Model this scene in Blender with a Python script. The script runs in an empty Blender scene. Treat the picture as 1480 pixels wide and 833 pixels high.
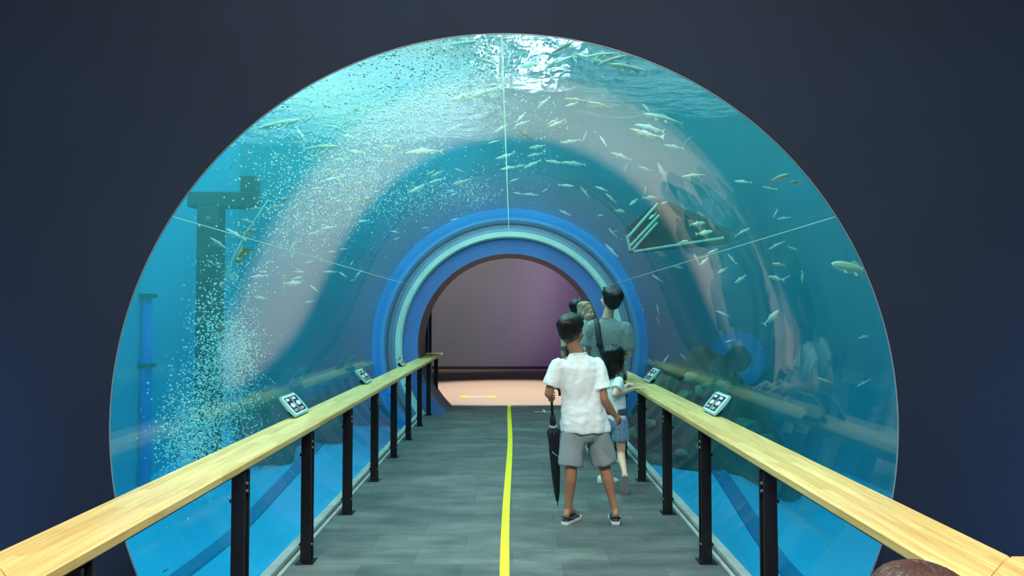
import bpy, bmesh, math, random
from mathutils import Vector, Matrix, noise

RND = random.Random(11)
SC = bpy.context.scene
COL = SC.collection
PI = math.pi
F = 1069.0                       # focal length of the photograph in pixels (1480 wide)
CAM = Vector((0, 0, 1.5))
PITCH = math.atan(38.5 / F)
AX, AZ, RT = -0.035, 1.03, 1.74  # tunnel axis and inner radius
Y0, Y1 = 3.28, 11.26             # where the acrylic starts and ends
ZS = 4.0                         # water level
YB = 13.5                        # rear wall of the tank


def ray(px, py):
    u, v = (px - 740) / F, (416.5 - py) / F
    f = Vector((0, math.cos(PITCH), math.sin(PITCH)))
    up = Vector((0, -math.sin(PITCH), math.cos(PITCH)))
    return f + Vector((u, 0, 0)) + up * v


def at(px, py, y):
    d = ray(px, py)
    return CAM + d * (y / d.y)


def in_water(px, py, k):
    """point on the sight line at k tunnel radii from the tunnel axis, kept inside the tank"""
    d = ray(px, py)
    ox, oz = -AX, 1.5 - AZ
    a = d.x * d.x + d.z * d.z
    b = 2 * (ox * d.x + oz * d.z)
    c = ox * ox + oz * oz - (k * RT) ** 2
    t = (-b + math.sqrt(b * b - 4 * a * c)) / (2 * a)
    t = min(t, 12.6 / d.y)
    if d.z > 0:
        t = min(t, (ZS - 0.16 - 1.5) / d.z)
    if abs(d.x) > 1e-6:
        t = min(t, 4.7 / abs(d.x))
    return CAM + d * t


# ------------------------------------------------------------------ materials
MATS = {}


def nodes_of(name):
    m = bpy.data.materials.new(name)
    m.use_nodes = True
    nt = m.node_tree
    nt.nodes.clear()
    MATS[name] = m
    return m, nt, nt.nodes.new, nt.links.new


def pmat(name, col, rough=0.5, metal=0.0, nscale=0, namt=0.2, bump=0, bscale=60, spec=0.5, col2=None, detail=4, sheen=0, stretch=None):
    m, nt, N, L = nodes_of(name)
    out = N('ShaderNodeOutputMaterial')
    b = N('ShaderNodeBsdfPrincipled')
    L(b.outputs[0], out.inputs[0])
    b.inputs['Base Color'].default_value = (*col, 1)
    b.inputs['Roughness'].default_value = rough
    b.inputs['Metallic'].default_value = metal
    b.inputs['Specular IOR Level'].default_value = spec
    if sheen:
        b.inputs['Sheen Weight'].default_value = sheen
    tc = N('ShaderNodeTexCoord')
    src = tc.outputs['Object']
    if stretch:
        mp = N('ShaderNodeMapping')
        mp.inputs['Scale'].default_value = stretch
        L(src, mp.inputs[0])
        src = mp.outputs[0]
    if nscale:
        n = N('ShaderNodeTexNoise')
        n.inputs['Scale'].default_value = nscale
        n.inputs['Detail'].default_value = detail
        L(src, n.inputs['Vector'])
        r = N('ShaderNodeValToRGB')
        c2 = col2 or tuple(c * (1 - namt) for c in col)
        r.color_ramp.elements[0].position = 0.35
        r.color_ramp.elements[0].color = (*c2, 1)
        r.color_ramp.elements[1].position = 0.65
        r.color_ramp.elements[1].color = (*col, 1)
        L(n.outputs['Fac'], r.inputs[0])
        L(r.outputs[0], b.inputs['Base Color'])
    if bump:
        n2 = N('ShaderNodeTexNoise')
        n2.inputs['Scale'].default_value = bscale
        n2.inputs['Detail'].default_value = 5
        L(src, n2.inputs['Vector'])
        bp = N('ShaderNodeBump')
        bp.inputs['Strength'].default_value = bump
        bp.inputs['Distance'].default_value = 0.02
        L(n2.outputs['Fac'], bp.inputs['Height'])
        L(bp.outputs[0], b.inputs['Normal'])
    return m


def wood_mat(name):
    m, nt, N, L = nodes_of(name)
    out = N('ShaderNodeOutputMaterial')
    b = N('ShaderNodeBsdfPrincipled')
    L(b.outputs[0], out.inputs[0])
    b.inputs['Roughness'].default_value = 0.38
    tc = N('ShaderNodeTexCoord')
    mp = N('ShaderNodeMapping')
    mp.inputs['Rotation'].default_value = (0, 0, PI / 2)
    L(tc.outputs['Object'], mp.inputs[0])
    br = N('ShaderNodeTexBrick')
    br.inputs['Color1'].default_value = (0.78, 0.60, 0.24, 1)
    br.inputs['Color2'].default_value = (0.62, 0.43, 0.135, 1)
    br.inputs['Mortar'].default_value = (0.58, 0.38, 0.13, 1)
    br.inputs['Scale'].default_value = 1.0
    br.inputs['Mortar Size'].default_value = 0.0008
    br.inputs['Bias'].default_value = -0.1
    br.inputs['Brick Width'].default_value = 0.52
    br.inputs['Row Height'].default_value = 0.042
    L(mp.outputs[0], br.inputs['Vector'])
    mp2 = N('ShaderNodeMapping')
    mp2.inputs['Scale'].default_value = (60, 2.5, 60)
    L(tc.outputs['Object'], mp2.inputs[0])
    n = N('ShaderNodeTexNoise')
    n.inputs['Scale'].default_value = 1.6
    n.inputs['Detail'].default_value = 6
    L(mp2.outputs[0], n.inputs['Vector'])
    r = N('ShaderNodeValToRGB')
    r.color_ramp.elements[0].position = 0.3
    r.color_ramp.elements[0].color = (0.74, 0.68, 0.60, 1)
    r.color_ramp.elements[1].position = 0.7
    r.color_ramp.elements[1].color = (1, 1, 1, 1)
    L(n.outputs['Fac'], r.inputs[0])
    mx = N('ShaderNodeMix')
    mx.data_type = 'RGBA'
    mx.blend_type = 'MULTIPLY'
    mx.inputs[0].default_value = 1
    L(br.outputs[0], mx.inputs[6])
    L(r.outputs[0], mx.inputs[7])
    L(mx.outputs[2], b.inputs['Base Color'])
    return m


def mat_floor():
    """grey rubber matting: finely ribbed tiles with worn cloudy patches"""
    m, nt, N, L = nodes_of('rubber_matting')
    out = N('ShaderNodeOutputMaterial')
    b = N('ShaderNodeBsdfPrincipled')
    L(b.outputs[0], out.inputs[0])
    tc = N('ShaderNodeTexCoord')
    br = N('ShaderNodeTexBrick')
    br.inputs['Color1'].default_value = (0.150, 0.165, 0.160, 1)
    br.inputs['Color2'].default_value = (0.095, 0.110, 0.110, 1)
    br.inputs['Mortar'].default_value = (0.08, 0.09, 0.09, 1)
    br.inputs['Scale'].default_value = 1
    br.inputs['Brick Width'].default_value = 0.6
    br.inputs['Row Height'].default_value = 0.3
    br.inputs['Mortar Size'].default_value = 0.003
    L(tc.outputs['Object'], br.inputs['Vector'])
    mp = N('ShaderNodeMapping')
    mp.inputs['Scale'].default_value = (1.2, 3.2, 1)
    L(tc.outputs['Object'], mp.inputs[0])
    n = N('ShaderNodeTexNoise')
    n.inputs['Scale'].default_value = 1.7
    n.inputs['Detail'].default_value = 7
    n.inputs['Roughness'].default_value = 0.62
    L(mp.outputs[0], n.inputs['Vector'])
    r = N('ShaderNodeValToRGB')
    r.color_ramp.elements[0].position = 0.36
    r.color_ramp.elements[0].color = (0.55, 0.57, 0.58, 1)
    r.color_ramp.elements[1].position = 0.66
    r.color_ramp.elements[1].color = (1.15, 1.15, 1.12, 1)
    L(n.outputs['Fac'], r.inputs[0])
    mx = N('ShaderNodeMix')
    mx.data_type = 'RGBA'
    mx.blend_type = 'MULTIPLY'
    mx.inputs[0].default_value = 1
    L(br.outputs[0], mx.inputs[6])
    L(r.outputs[0], mx.inputs[7])
    L(mx.outputs[2], b.inputs['Base Color'])
    b.inputs['Roughness'].default_value = 0.48
    b.inputs['Specular IOR Level'].default_value = 0.4
    ck = N('ShaderNodeTexChecker')
    ck.inputs['Scale'].default_value = 90
    L(tc.outputs['Object'], ck.inputs['Vector'])
    bp = N('ShaderNodeBump')
    bp.inputs['Strength'].default_value = 0.35
    bp.inputs['Distance'].default_value = 0.003
    L(ck.outputs['Fac'], bp.inputs['Height'])
    L(bp.outputs[0], b.inputs['Normal'])
    return m


def mat_acrylic():
    """clear sheet: looks straight through, mirrors weakly, more so at a grazing angle"""
    m, nt, N, L = nodes_of('clear_acrylic')
    out = N('ShaderNodeOutputMaterial')
    tr = N('ShaderNodeBsdfTransparent')
    tr.inputs[0].default_value = (0.95, 0.99, 0.99, 1)
    gl = N('ShaderNodeBsdfGlossy')
    gl.inputs['Roughness'].default_value = 0.02
    gl.inputs['Color'].default_value = (0.95, 0.97, 1, 1)
    ge = N('ShaderNodeNewGeometry')
    dt = N('ShaderNodeVectorMath'); dt.operation = 'DOT_PRODUCT'
    L(ge.outputs['Normal'], dt.inputs[0]); L(ge.outputs['Incoming'], dt.inputs[1])
    ab = N('ShaderNodeMath'); ab.operation = 'ABSOLUTE'
    L(dt.outputs['Value'], ab.inputs[0])
    om = N('ShaderNodeMath'); om.operation = 'SUBTRACT'; om.inputs[0].default_value = 1
    L(ab.outputs[0], om.inputs[1])
    pw = N('ShaderNodeMath'); pw.operation = 'POWER'; pw.inputs[1].default_value = 5
    L(om.outputs[0], pw.inputs[0])
    ma = N('ShaderNodeMath'); ma.operation = 'MULTIPLY_ADD'
    ma.inputs[1].default_value = 0.52; ma.inputs[2].default_value = 0.04
    L(pw.outputs[0], ma.inputs[0])
    mx = N('ShaderNodeMixShader')
    L(ma.outputs[0], mx.inputs[0]); L(tr.outputs[0], mx.inputs[1]); L(gl.outputs[0], mx.inputs[2])
    L(mx.outputs[0], out.inputs[0])
    m2, nt, N, L = nodes_of('acrylic_wet_side')
    out = N('ShaderNodeOutputMaterial')
    tr = N('ShaderNodeBsdfTransparent')
    tr.inputs[0].default_value = (0.96, 0.99, 0.99, 1)
    L(tr.outputs[0], out.inputs[0])
    return m, m2


def mat_water():
    m, nt, N, L = nodes_of('sea_water')
    out = N('ShaderNodeOutputMaterial')
    sc = N('ShaderNodeVolumeScatter')
    sc.inputs['Color'].default_value = (0.18, 0.95, 0.92, 1)
    sc.inputs['Density'].default_value = 0.050
    sc.inputs['Anisotropy'].default_value = 0.25
    ab = N('ShaderNodeVolumeAbsorption')
    ab.inputs['Color'].default_value = (0.0, 0.80, 0.88, 1)
    ab.inputs['Density'].default_value = 0.16
    ad = N('ShaderNodeAddShader')
    L(sc.outputs[0], ad.inputs[0]); L(ab.outputs[0], ad.inputs[1])
    L(ad.outputs[0], out.inputs['Volume'])
    return m


def mat_surface():
    m, nt, N, L = nodes_of('rippled_water_surface')
    out = N('ShaderNodeOutputMaterial')
    tr = N('ShaderNodeBsdfTransparent'); tr.inputs[0].default_value = (0.70, 1, 0.93, 1)
    gl = N('ShaderNodeBsdfGlossy'); gl.inputs['Roughness'].default_value = 0.06
    gl.inputs[0].default_value = (0.9, 1, 1, 1)
    df = N('ShaderNodeBsdfRefraction'); df.inputs['IOR'].default_value = 0.8
    df.inputs['Roughness'].default_value = 0.05
    tc = N('ShaderNodeTexCoord')
    n = N('ShaderNodeTexNoise'); n.inputs['Scale'].default_value = 4.2; n.inputs['Detail'].default_value = 6
    L(tc.outputs['Object'], n.inputs['Vector'])
    bp = N('ShaderNodeBump'); bp.inputs['Strength'].default_value = 0.8; bp.inputs['Distance'].default_value = 0.25
    L(n.outputs['Fac'], bp.inputs['Height'])
    L(bp.outputs[0], gl.inputs['Normal']); L(bp.outputs[0], df.inputs['Normal'])
    m1 = N('ShaderNodeMixShader'); m1.inputs[0].default_value = 0.45
    L(gl.outputs[0], m1.inputs[1]); L(df.outputs[0], m1.inputs[2])
    m2 = N('ShaderNodeMixShader'); m2.inputs[0].default_value = 0.30
    L(tr.outputs[0], m2.inputs[1]); L(m1.outputs[0], m2.inputs[2])
    L(m2.outputs[0], out.inputs[0])
    return m


def mat_fish(name, back, flank, belly):
    """countershaded scales: dark back, bright flank, white belly"""
    m, nt, N, L = nodes_of(name)
    out = N('ShaderNodeOutputMaterial')
    b = N('ShaderNodeBsdfPrincipled')
    L(b.outputs[0], out.inputs[0])
    tc = N('ShaderNodeTexCoord')
    sp = N('ShaderNodeSeparateXYZ')
    L(tc.outputs['Object'], sp.inputs[0])
    mr = N('ShaderNodeMapRange')
    mr.inputs['From Min'].default_value = -0.12; mr.inputs['From Max'].default_value = 0.12
    L(sp.outputs['Z'], mr.inputs['Value'])
    r = N('ShaderNodeValToRGB')
    e = r.color_ramp.elements
    e[0].position = 0.2; e[0].color = (*belly, 1)
    e[1].position = 0.80; e[1].color = (*back, 1)
    k = e.new(0.55); k.color = (*flank, 1)
    L(mr.outputs[0], r.inputs[0])
    L(r.outputs[0], b.inputs['Base Color'])
    b.inputs['Roughness'].default_value = 0.35
    b.inputs['Metallic'].default_value = 0.0
    return m


pmat('navy_wall', (0.0125, 0.0195, 0.0315), 0.85, spec=0.12, nscale=1.3, namt=0.12, bump=0.05, bscale=200)
pmat('dark_room', (0.025, 0.028, 0.035), 0.85, nscale=2, namt=0.2)
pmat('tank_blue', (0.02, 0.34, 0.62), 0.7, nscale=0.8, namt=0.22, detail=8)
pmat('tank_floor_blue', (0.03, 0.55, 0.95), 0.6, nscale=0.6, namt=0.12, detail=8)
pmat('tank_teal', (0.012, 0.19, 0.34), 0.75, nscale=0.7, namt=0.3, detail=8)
pmat('shadow_blue', (0.01, 0.17, 0.42), 0.6)
pmat('collar_blue', (0.01, 0.30, 0.82), 0.5, nscale=2, namt=0.15)
pmat('arch_blue', (0.10, 0.19, 0.50), 0.55, nscale=2, namt=0.08)
pmat('arch_brown', (0.13, 0.095, 0.13), 0.6, nscale=3, namt=0.2)
pmat('pale_ring', (0.62, 0.80, 0.74), 0.35, nscale=4, namt=0.1)
pmat('kerb_grey', (0.42, 0.47, 0.46), 0.55, nscale=9, namt=0.2)
m, nt, N, L = nodes_of('seam')
_o = N('ShaderNodeOutputMaterial'); _t = N('ShaderNodeBsdfTranslucent'); _d = N('ShaderNodeBsdfDiffuse'); _x = N('ShaderNodeMixShader')
_t.inputs[0].default_value = (0.9, 0.95, 0.8, 1); _d.inputs[0].default_value = (0.8, 0.85, 0.75, 1); _x.inputs[0].default_value = 0.3
L(_t.outputs[0], _x.inputs[1]); L(_d.outputs[0], _x.inputs[2]); L(_x.outputs[0], _o.inputs[0])
pmat('carpet_tan', (0.50, 0.41, 0.35), 0.9, nscale=90, namt=0.3, bump=0.2, bscale=300)
pmat('screen_grey', (0.42, 0.40, 0.44), 0.85, nscale=1.2, namt=0.06)
pmat('skirting_brown', (0.06, 0.035, 0.025), 0.6, nscale=3)
pmat('black_steel', (0.012, 0.013, 0.016), 0.35, metal=0.3, nscale=30, namt=0.3)
pmat('bolt_steel', (0.35, 0.36, 0.36), 0.35, metal=0.8)
pmat('yellow_tape', (0.92, 0.72, 0.02), 0.5, nscale=8, namt=0.1)
pmat('white_tape', (0.80, 0.76, 0.62), 0.5, nscale=20, namt=0.1)
pmat('sign_holder', (0.22, 0.52, 0.52), 0.12, nscale=5, namt=0.1)
pmat('sign_white', (0.75, 0.82, 0.82), 0.4)
pmat('sign_black', (0.018, 0.022, 0.028), 0.3)
pmat('rock_dark', (0.075, 0.095, 0.075), 0.9, nscale=4, namt=0.6, bump=0.6, bscale=12)
pmat('rock_green', (0.11, 0.26, 0.15), 0.9, nscale=5, namt=0.6, bump=0.5, bscale=14)
pmat('rock_pale', (0.34, 0.33, 0.24), 0.9, nscale=6, namt=0.5, bump=0.5, bscale=14)
pmat('dark_frame', (0.045, 0.05, 0.055), 0.8, nscale=4, namt=0.4)
pmat('pale_bar', (0.55, 0.72, 0.62), 0.5)
pmat('pipe_blue', (0.01, 0.15, 0.75), 0.4)
pmat('hole_black', (0.006, 0.008, 0.010), 0.9)
pmat('bubble', (0.85, 1.0, 0.93), 0.3)
pmat('rim_grey', (0.13, 0.20, 0.22), 0.5)
pmat('yellow_reflection', (0.62, 0.42, 0.06), 0.6, nscale=8, namt=0.4)
wood_mat('oak_handrail')
mat_floor(); mat_acrylic(); mat_water(); mat_surface()
mat_fish('fish_silver', (0.22, 0.36, 0.28), (0.88, 0.96, 0.78), (1.0, 1.0, 0.95))
mat_fish('fish_gold', (0.55, 0.68, 0.40), (0.95, 1.0, 0.72), (1.0, 1.0, 0.9))
mat_fish('fish_dark', (0.03, 0.06, 0.07), (0.10, 0.20, 0.20), (0.40, 0.48, 0.42))
pmat('fish_fin', (0.95, 1.0, 0.85), 0.4)
# people
pmat('skin_tan', (0.40, 0.20, 0.115), 0.5, nscale=14, namt=0.12)
pmat('skin_light', (0.80, 0.47, 0.33), 0.5, nscale=14, namt=0.08)
pmat('eye_white', (0.85, 0.85, 0.82), 0.2)
pmat('eye_dark', (0.02, 0.012, 0.01), 0.2)
pmat('lips', (0.42, 0.16, 0.12), 0.45)
pmat('hair_black', (0.010, 0.009, 0.010), 0.30)
pmat('hair_brown', (0.060, 0.030, 0.024), 0.30)
pmat('hair_sand', (0.42, 0.31, 0.20), 0.5, bump=0.3, bscale=1, stretch=(220, 220, 30))
pmat('cotton_white', (0.82, 0.86, 0.86), 0.85, bump=0.12, bscale=260)
pmat('cotton_grey', (0.33, 0.38, 0.39), 0.9, nscale=170, namt=0.5, detail=2)
pmat('shorts_grey', (0.27, 0.325, 0.345), 0.85, nscale=12, namt=0.12)
pmat('denim', (0.20, 0.33, 0.46), 0.85, nscale=60, namt=0.4)
pmat('denim_dark', (0.045, 0.07, 0.13), 0.8)
pmat('trousers_dark', (0.035, 0.04, 0.055), 0.85)
pmat('dark_cloth', (0.05, 0.05, 0.065), 0.85)
pmat('stripe_cloth', (0.45, 0.48, 0.50), 0.85, nscale=40, namt=0.4)
pmat('pink_cloth', (0.60, 0.30, 0.33), 0.85)
pmat('strap_black', (0.016, 0.017, 0.02), 0.6)
pmat('shoe_dark', (0.045, 0.05, 0.06), 0.6)
pmat('shoe_white', (0.80, 0.80, 0.79), 0.5)
pmat('sole_white', (0.70, 0.73, 0.73), 0.6)
pmat('sole_grey', (0.30, 0.30, 0.31), 0.7)
pmat('umbrella_navy', (0.012, 0.013, 0.022), 0.55)
pmat('band_pale', (0.50, 0.49, 0.45), 0.5)


# ------------------------------------------------------------------ mesh helpers
def link(name, me, mats=(), parent=None, smooth=False):
    if isinstance(me, bmesh.types.BMesh):
        b = me
        me = bpy.data.meshes.new(name)
        bmesh.ops.recalc_face_normals(b, faces=b.faces)
        b.to_mesh(me); b.free()
    if isinstance(mats, str):
        mats = (mats,)
    if mats:
        me.materials.clear()
        for k in mats:
            me.materials.append(MATS[k])
    if smooth:
        me.shade_smooth()
    o = bpy.data.objects.new(name, me)
    COL.objects.link(o)
    o.parent = parent
    return o


def tag(o, label, cat, group=None, kind=None):
    o['label'] = label
    o['category'] = cat
    if group:
        o['group'] = group
    if kind:
        o['kind'] = kind
    return o


def struct(o):
    o['kind'] = 'structure'
    return o


def root(name, loc, label, cat, group=None):
    o = bpy.data.objects.new(name, None)
    o.empty_display_size = 0.1
    COL.objects.link(o)
    o.location = loc
    return tag(o, label, cat, group)


def under(o, parent):
    """parent o keeping the coordinates of its mesh in world space"""
    o.parent = parent
    o.matrix_parent_inverse = Matrix.Translation(-parent.location)
    return o


def BM():
    return bmesh.new()


def box(bm, lo, hi, bevel=0, mi=0, M=None):
    c = [(a + b) / 2 for a, b in zip(lo, hi)]
    s = [abs(b - a) for a, b in zip(lo, hi)]
    T = Matrix.Translation(c) @ Matrix.Diagonal((*s, 1))
    if M is not None:
        T = M @ T
    r = bmesh.ops.create_cube(bm, size=1, matrix=T)
    vs = r['verts']
    fs = list({f for v in vs for f in v.link_faces})
    for f in fs:
        f.material_index = mi
    if bevel:
        es = list({e for v in vs for e in v.link_edges})
        r2 = bmesh.ops.bevel(bm, geom=es, offset=bevel, segments=2, affect='EDGES', profile=0.6)
        for f in r2['faces']:
            f.material_index = mi
    return vs


def basis(d, hint=Vector((0, 0, 1))):
    d = d.normalized()
    if abs(d.dot(hint)) > 0.98:
        hint = Vector((1, 0, 0))
    x = d.cross(hint).normalized()
    y = x.cross(d).normalized()
    return x, y, d


def tube(bm, pts, rad, seg=10, cap=True, mi=0, flat=1.0, hint=Vector((0, 0, 1))):
    """swept tube; rad one value or one per point; flat squeezes the section along its second axis"""
    pts = [Vector(p) for p in pts]
    n = len(pts)
    rs = rad if isinstance(rad, (list, tuple)) else [rad] * n
    rings = []
    for i, p in enumerate(pts):
        d = pts[min(i + 1, n - 1)] - pts[max(i - 1, 0)]
        x, y, _ = basis(d, hint)
        rings.append([bm.verts.new(p + (x * math.cos(a) + y * math.sin(a) * flat) * rs[i])
                      for a in (2 * PI * k / seg for k in range(seg))])
    fs = []
    for a, b in zip(rings, rings[1:]):
        for k in range(seg):
            fs.append(bm.faces.new((a[k], a[(k + 1) % seg], b[(k + 1) % seg], b[k])))
    if cap:
        fs.append(bm.faces.new(rings[0][::-1])); fs.append(bm.faces.new(rings[-1]))
    for f in fs:
        f.material_index = mi
    return rings


def loft(bm, rings, cap=True, mi=0):
    """rings: lists of Vectors with equal length"""
    vs = [[bm.verts.new(p) for p in r] for r in rings]
    n = len(vs[0])
    fs = []
    for a, b in zip(vs, vs[1:]):
        for k in range(n):
            fs.append(bm.faces.new((a[k], a[(k + 1) % n], b[(k + 1) % n], b[k])))
    if cap:
        fs.append(bm.faces.new(vs[0][::-1])); fs.append(bm.faces.new(vs[-1]))
    for f in fs:
        f.material_index = mi
    return vs


def ell(bm, c, r, M=None, sub=2, mi=0):
    T = Matrix.Translation(c)
    if M is not None:
        T = T @ M.to_4x4()
    T = T @ Matrix.Diagonal((*r, 1))
    res = bmesh.ops.create_icosphere(bm, subdivisions=sub, radius=1, matrix=T)
    for v in res['verts']:
        for f in v.link_faces:
            f.material_index = mi
    return res['verts']


def limb(bm, chain, seg=12):
    """chain of (point, radius): tapered pieces with round joints"""
    for p, r in chain:
        ell(bm, p, (r, r, r))
    for (p, r), (q, s) in zip(chain, chain[1:]):
        tube(bm, [p, q], [r, s], seg)


def fuse(bm, voxel, smooth=3, fac=0.5):
    """one continuous skin over everything in bm"""
    me = bpy.data.meshes.new('fused')
    bm.to_mesh(me); bm.free()
    o = bpy.data.objects.new('fused', me)
    COL.objects.link(o)
    m = o.modifiers.new('r', 'REMESH'); m.mode = 'VOXEL'; m.voxel_size = voxel
    if smooth:
        s = o.modifiers.new('s', 'SMOOTH'); s.iterations = smooth; s.factor = fac
    dg = bpy.context.evaluated_depsgraph_get()
    out = bpy.data.meshes.new_from_object(o.evaluated_get(dg))
    bpy.data.objects.remove(o)
    bpy.data.meshes.remove(me)
    b = BM()
    b.from_mesh(out)
    bpy.data.meshes.remove(out)
    return b


def annulus_prism(bm, y0, y1, r_in, r_out, seg=96, a0=0, a1=2 * PI, mi=0, cx=AX, cz=AZ):
    full = abs(a1 - a0 - 2 * PI) < 1e-6
    n = seg if full else seg + 1
    prof = [(y0, r_in), (y0, r_out), (y1, r_out), (y1, r_in)]
    rings = []
    for k in range(n):
        a = a0 + (a1 - a0) * k / seg
        rings.append([bm.verts.new((cx + r * math.cos(a), y, cz + r * math.sin(a))) for y, r in prof])
    for k in range(seg):
        A, B = rings[k], rings[(k + 1) % n]
        for j in range(4):
            f = bm.faces.new((A[j], A[(j + 1) % 4], B[(j + 1) % 4], B[j]))
            f.material_index = mi
    if not full:
        bm.faces.new(rings[0]); bm.faces.new(rings[-1][::-1])


def plate_with_hole(bm, x0, x1, z0, z1, y0, y1, r, seg=128, cx=AX, cz=AZ, r_back=None):
    """a wall slab along x-z with a round hole"""
    outer, inner = [], []
    for k in range(seg):
        a = 2 * PI * k / seg
        c, s = math.cos(a), math.sin(a)
        t = 1e9
        if c > 1e-9: t = min(t, (x1 - cx) / c)
        if c < -1e-9: t = min(t, (x0 - cx) / c)
        if s > 1e-9: t = min(t, (z1 - cz) / s)
        if s < -1e-9: t = min(t, (z0 - cz) / s)
        outer.append((cx + c * t, cz + s * t)); inner.append((cx + c * r, cz + s * r))
    rb = r_back or r
    back = [(cx + (x - cx) * rb / r, cz + (z - cz) * rb / r) for x, z in inner]
    for q, (cxx, czz) in enumerate(((x0, z0), (x1, z0), (x1, z1), (x0, z1))):   # true corners
        j = min(range(seg), key=lambda i: (outer[i][0] - cxx) ** 2 + (outer[i][1] - czz) ** 2)
        outer[j] = (cxx, czz)
    V = lambda P, y: [bm.verts.new((x, y, z)) for x, z in P]
    a, b, c, d = V(outer, y0), V(inner, y0), V(back, y1), V(outer, y1)
    for P, Q in ((a, b), (b, c), (c, d), (d, a)):
        for k in range(seg):
            bm.faces.new((P[k], P[(k + 1) % seg], Q[(k + 1) % seg], Q[k]))
# ------------------------------------------------------------------ the setting
def slab(name, lo, hi, m, bevel=0):
    b = BM(); box(b, lo, hi, bevel)
    return struct(link(name, b, m))


slab('floor_entrance', (-5, -4, -0.2), (5, Y0, 0), 'rubber_matting')
slab('floor_walkway', (AX - 1.385, Y0, -0.14), (AX + 1.385, 12.3, 0), 'rubber_matting')
slab("floor_hall", (-6, YB + 0.2, -0.2), (6, 20.7, 0.0), "carpet_tan")
slab("floor_arch", (-1.5, 12.3, -0.2), (1.5, YB + 0.2, 0.0), "carpet_tan")
b = BM(); plate_with_hole(b, -7, 7, -2, 6.6, Y0 - 0.04, Y0, 1.7165, r_back=1.737)
struct(link('wall_front', b, 'navy_wall'))
b = BM(); annulus_prism(b, Y0 - 0.043, Y0 - 0.036, 1.7150, 1.7178, 160)
struct(link('trim_opening', b, 'rim_grey'))
slab('wall_entrance_left', (-5.2, -4, 0), (-5, Y0 - 0.04, 4.4), 'dark_room')
slab('wall_entrance_right', (5, -4, 0), (5.2, Y0 - 0.04, 4.4), 'dark_room')
slab('wall_entrance_back', (-5.2, -4.2, 0), (5.2, -4, 4.4), 'dark_room')
slab('ceiling_entrance', (-5.2, -4.2, 4.4), (5.2, Y0 - 0.04, 4.6), 'dark_room')

# acrylic tube: clear sheet bent to a cylinder, joints along its length
b = BM()
seg = 160
rings = []
for r in (RT, RT + 0.06):
    for y in (Y0 + 0.001, Y1):
        rings.append([b.verts.new((AX + r * math.cos(2 * PI * k / seg), y, AZ + r * math.sin(2 * PI * k / seg))) for k in range(seg)])
for (A, B, mi) in ((rings[0], rings[1], 0), (rings[2], rings[3], 1), (rings[0], rings[2], 1), (rings[1], rings[3], 1)):
    for k in range(seg):
        f = b.faces.new((A[k], A[(k + 1) % seg], B[(k + 1) % seg], B[k])); f.material_index = mi
tun = struct(link('window_tunnel', b, ('clear_acrylic', 'acrylic_wet_side'), smooth=True))
tun.data.set_sharp_from_angle(angle=0.8)
tun['label'] = 'clear acrylic tunnel bending over the walkway, fish behind it'
for deg, w in ((90.4, 0.007), (31.5, 0.003), (148.5, 0.003)):
    b = BM()
    a = math.radians(deg); hw = w / RT / 2
    annulus_prism(b, Y0 + 0.01, Y1 - 0.01, RT - 0.004, RT - 0.0005, seg=2, a0=a - hw, a1=a + hw)
    link('seam', b, 'seam', tun)

for s, nm in ((-1, 'left'), (1, 'right')):
    b = BM()
    box(b, (AX + s * 1.385 - (0.06 if s > 0 else 0), Y0 + 0.01, 0.0), (AX + s * 1.385 + (0.06 if s < 0 else 0), Y1 - 0.02, 0.035), 0.006)
    box(b, (AX + s * 1.30 - 0.012, Y0 + 0.01, 0.0), (AX + s * 1.30 + 0.012, Y1 - 0.02, 0.008))
    struct(link('trim_kerb_' + nm, b, 'kerb_grey'))

# far end of the tube: pale clamp ring, blue facing, arch lining, sleeve through the tank
b = BM(); annulus_prism(b, Y1 - 0.06, Y1 - 0.01, 1.655, 1.735)
annulus_prism(b, Y1 - 0.03, Y1 + 0.02, 1.635, 1.66)
struct(link('trim_ring', b, 'pale_ring'))
b = BM(); annulus_prism(b, Y1 + 0.005, Y1 + 0.06, 1.40, 1.79)
struct(link('wall_arch_face', b, 'arch_blue'))
b = BM(); annulus_prism(b, Y1 + 0.06, 12.3, 1.405, 1.52)
struct(link('wall_arch_lining', b, 'arch_brown'))
b = BM(); annulus_prism(b, Y1 + 0.03, YB + 0.05, 1.92, 2.10)
struct(link('wall_collar', b, 'collar_blue'))

# tank shell
def zfloor(x, y):
    t = min(1, max(0, (y - 8) / 5)); t = t * t * (3 - 2 * t)
    u = min(1, max(0, (0.5 - x) / 2.5)); u = u * u * (3 - 2 * u)
    w = min(1, max(0, (3.7 - x) / 1.0)); w = w * w * (3 - 2 * w); tr = min(1, max(0, (y - 7) / 3)); tr = tr * tr * (3 - 2 * tr)
    if x > 0:
        return -0.95 + 0.50 * tr * w + 0.03 * noise.noise(Vector((x * 0.7, y * 0.7, 0)))
    return -0.95 + 0.42 * t * u + 0.50 * tr * w * max(0, 1 + x * 2) * 0 + 0.03 * noise.noise(Vector((x * 0.7, y * 0.7, 0)))


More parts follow.
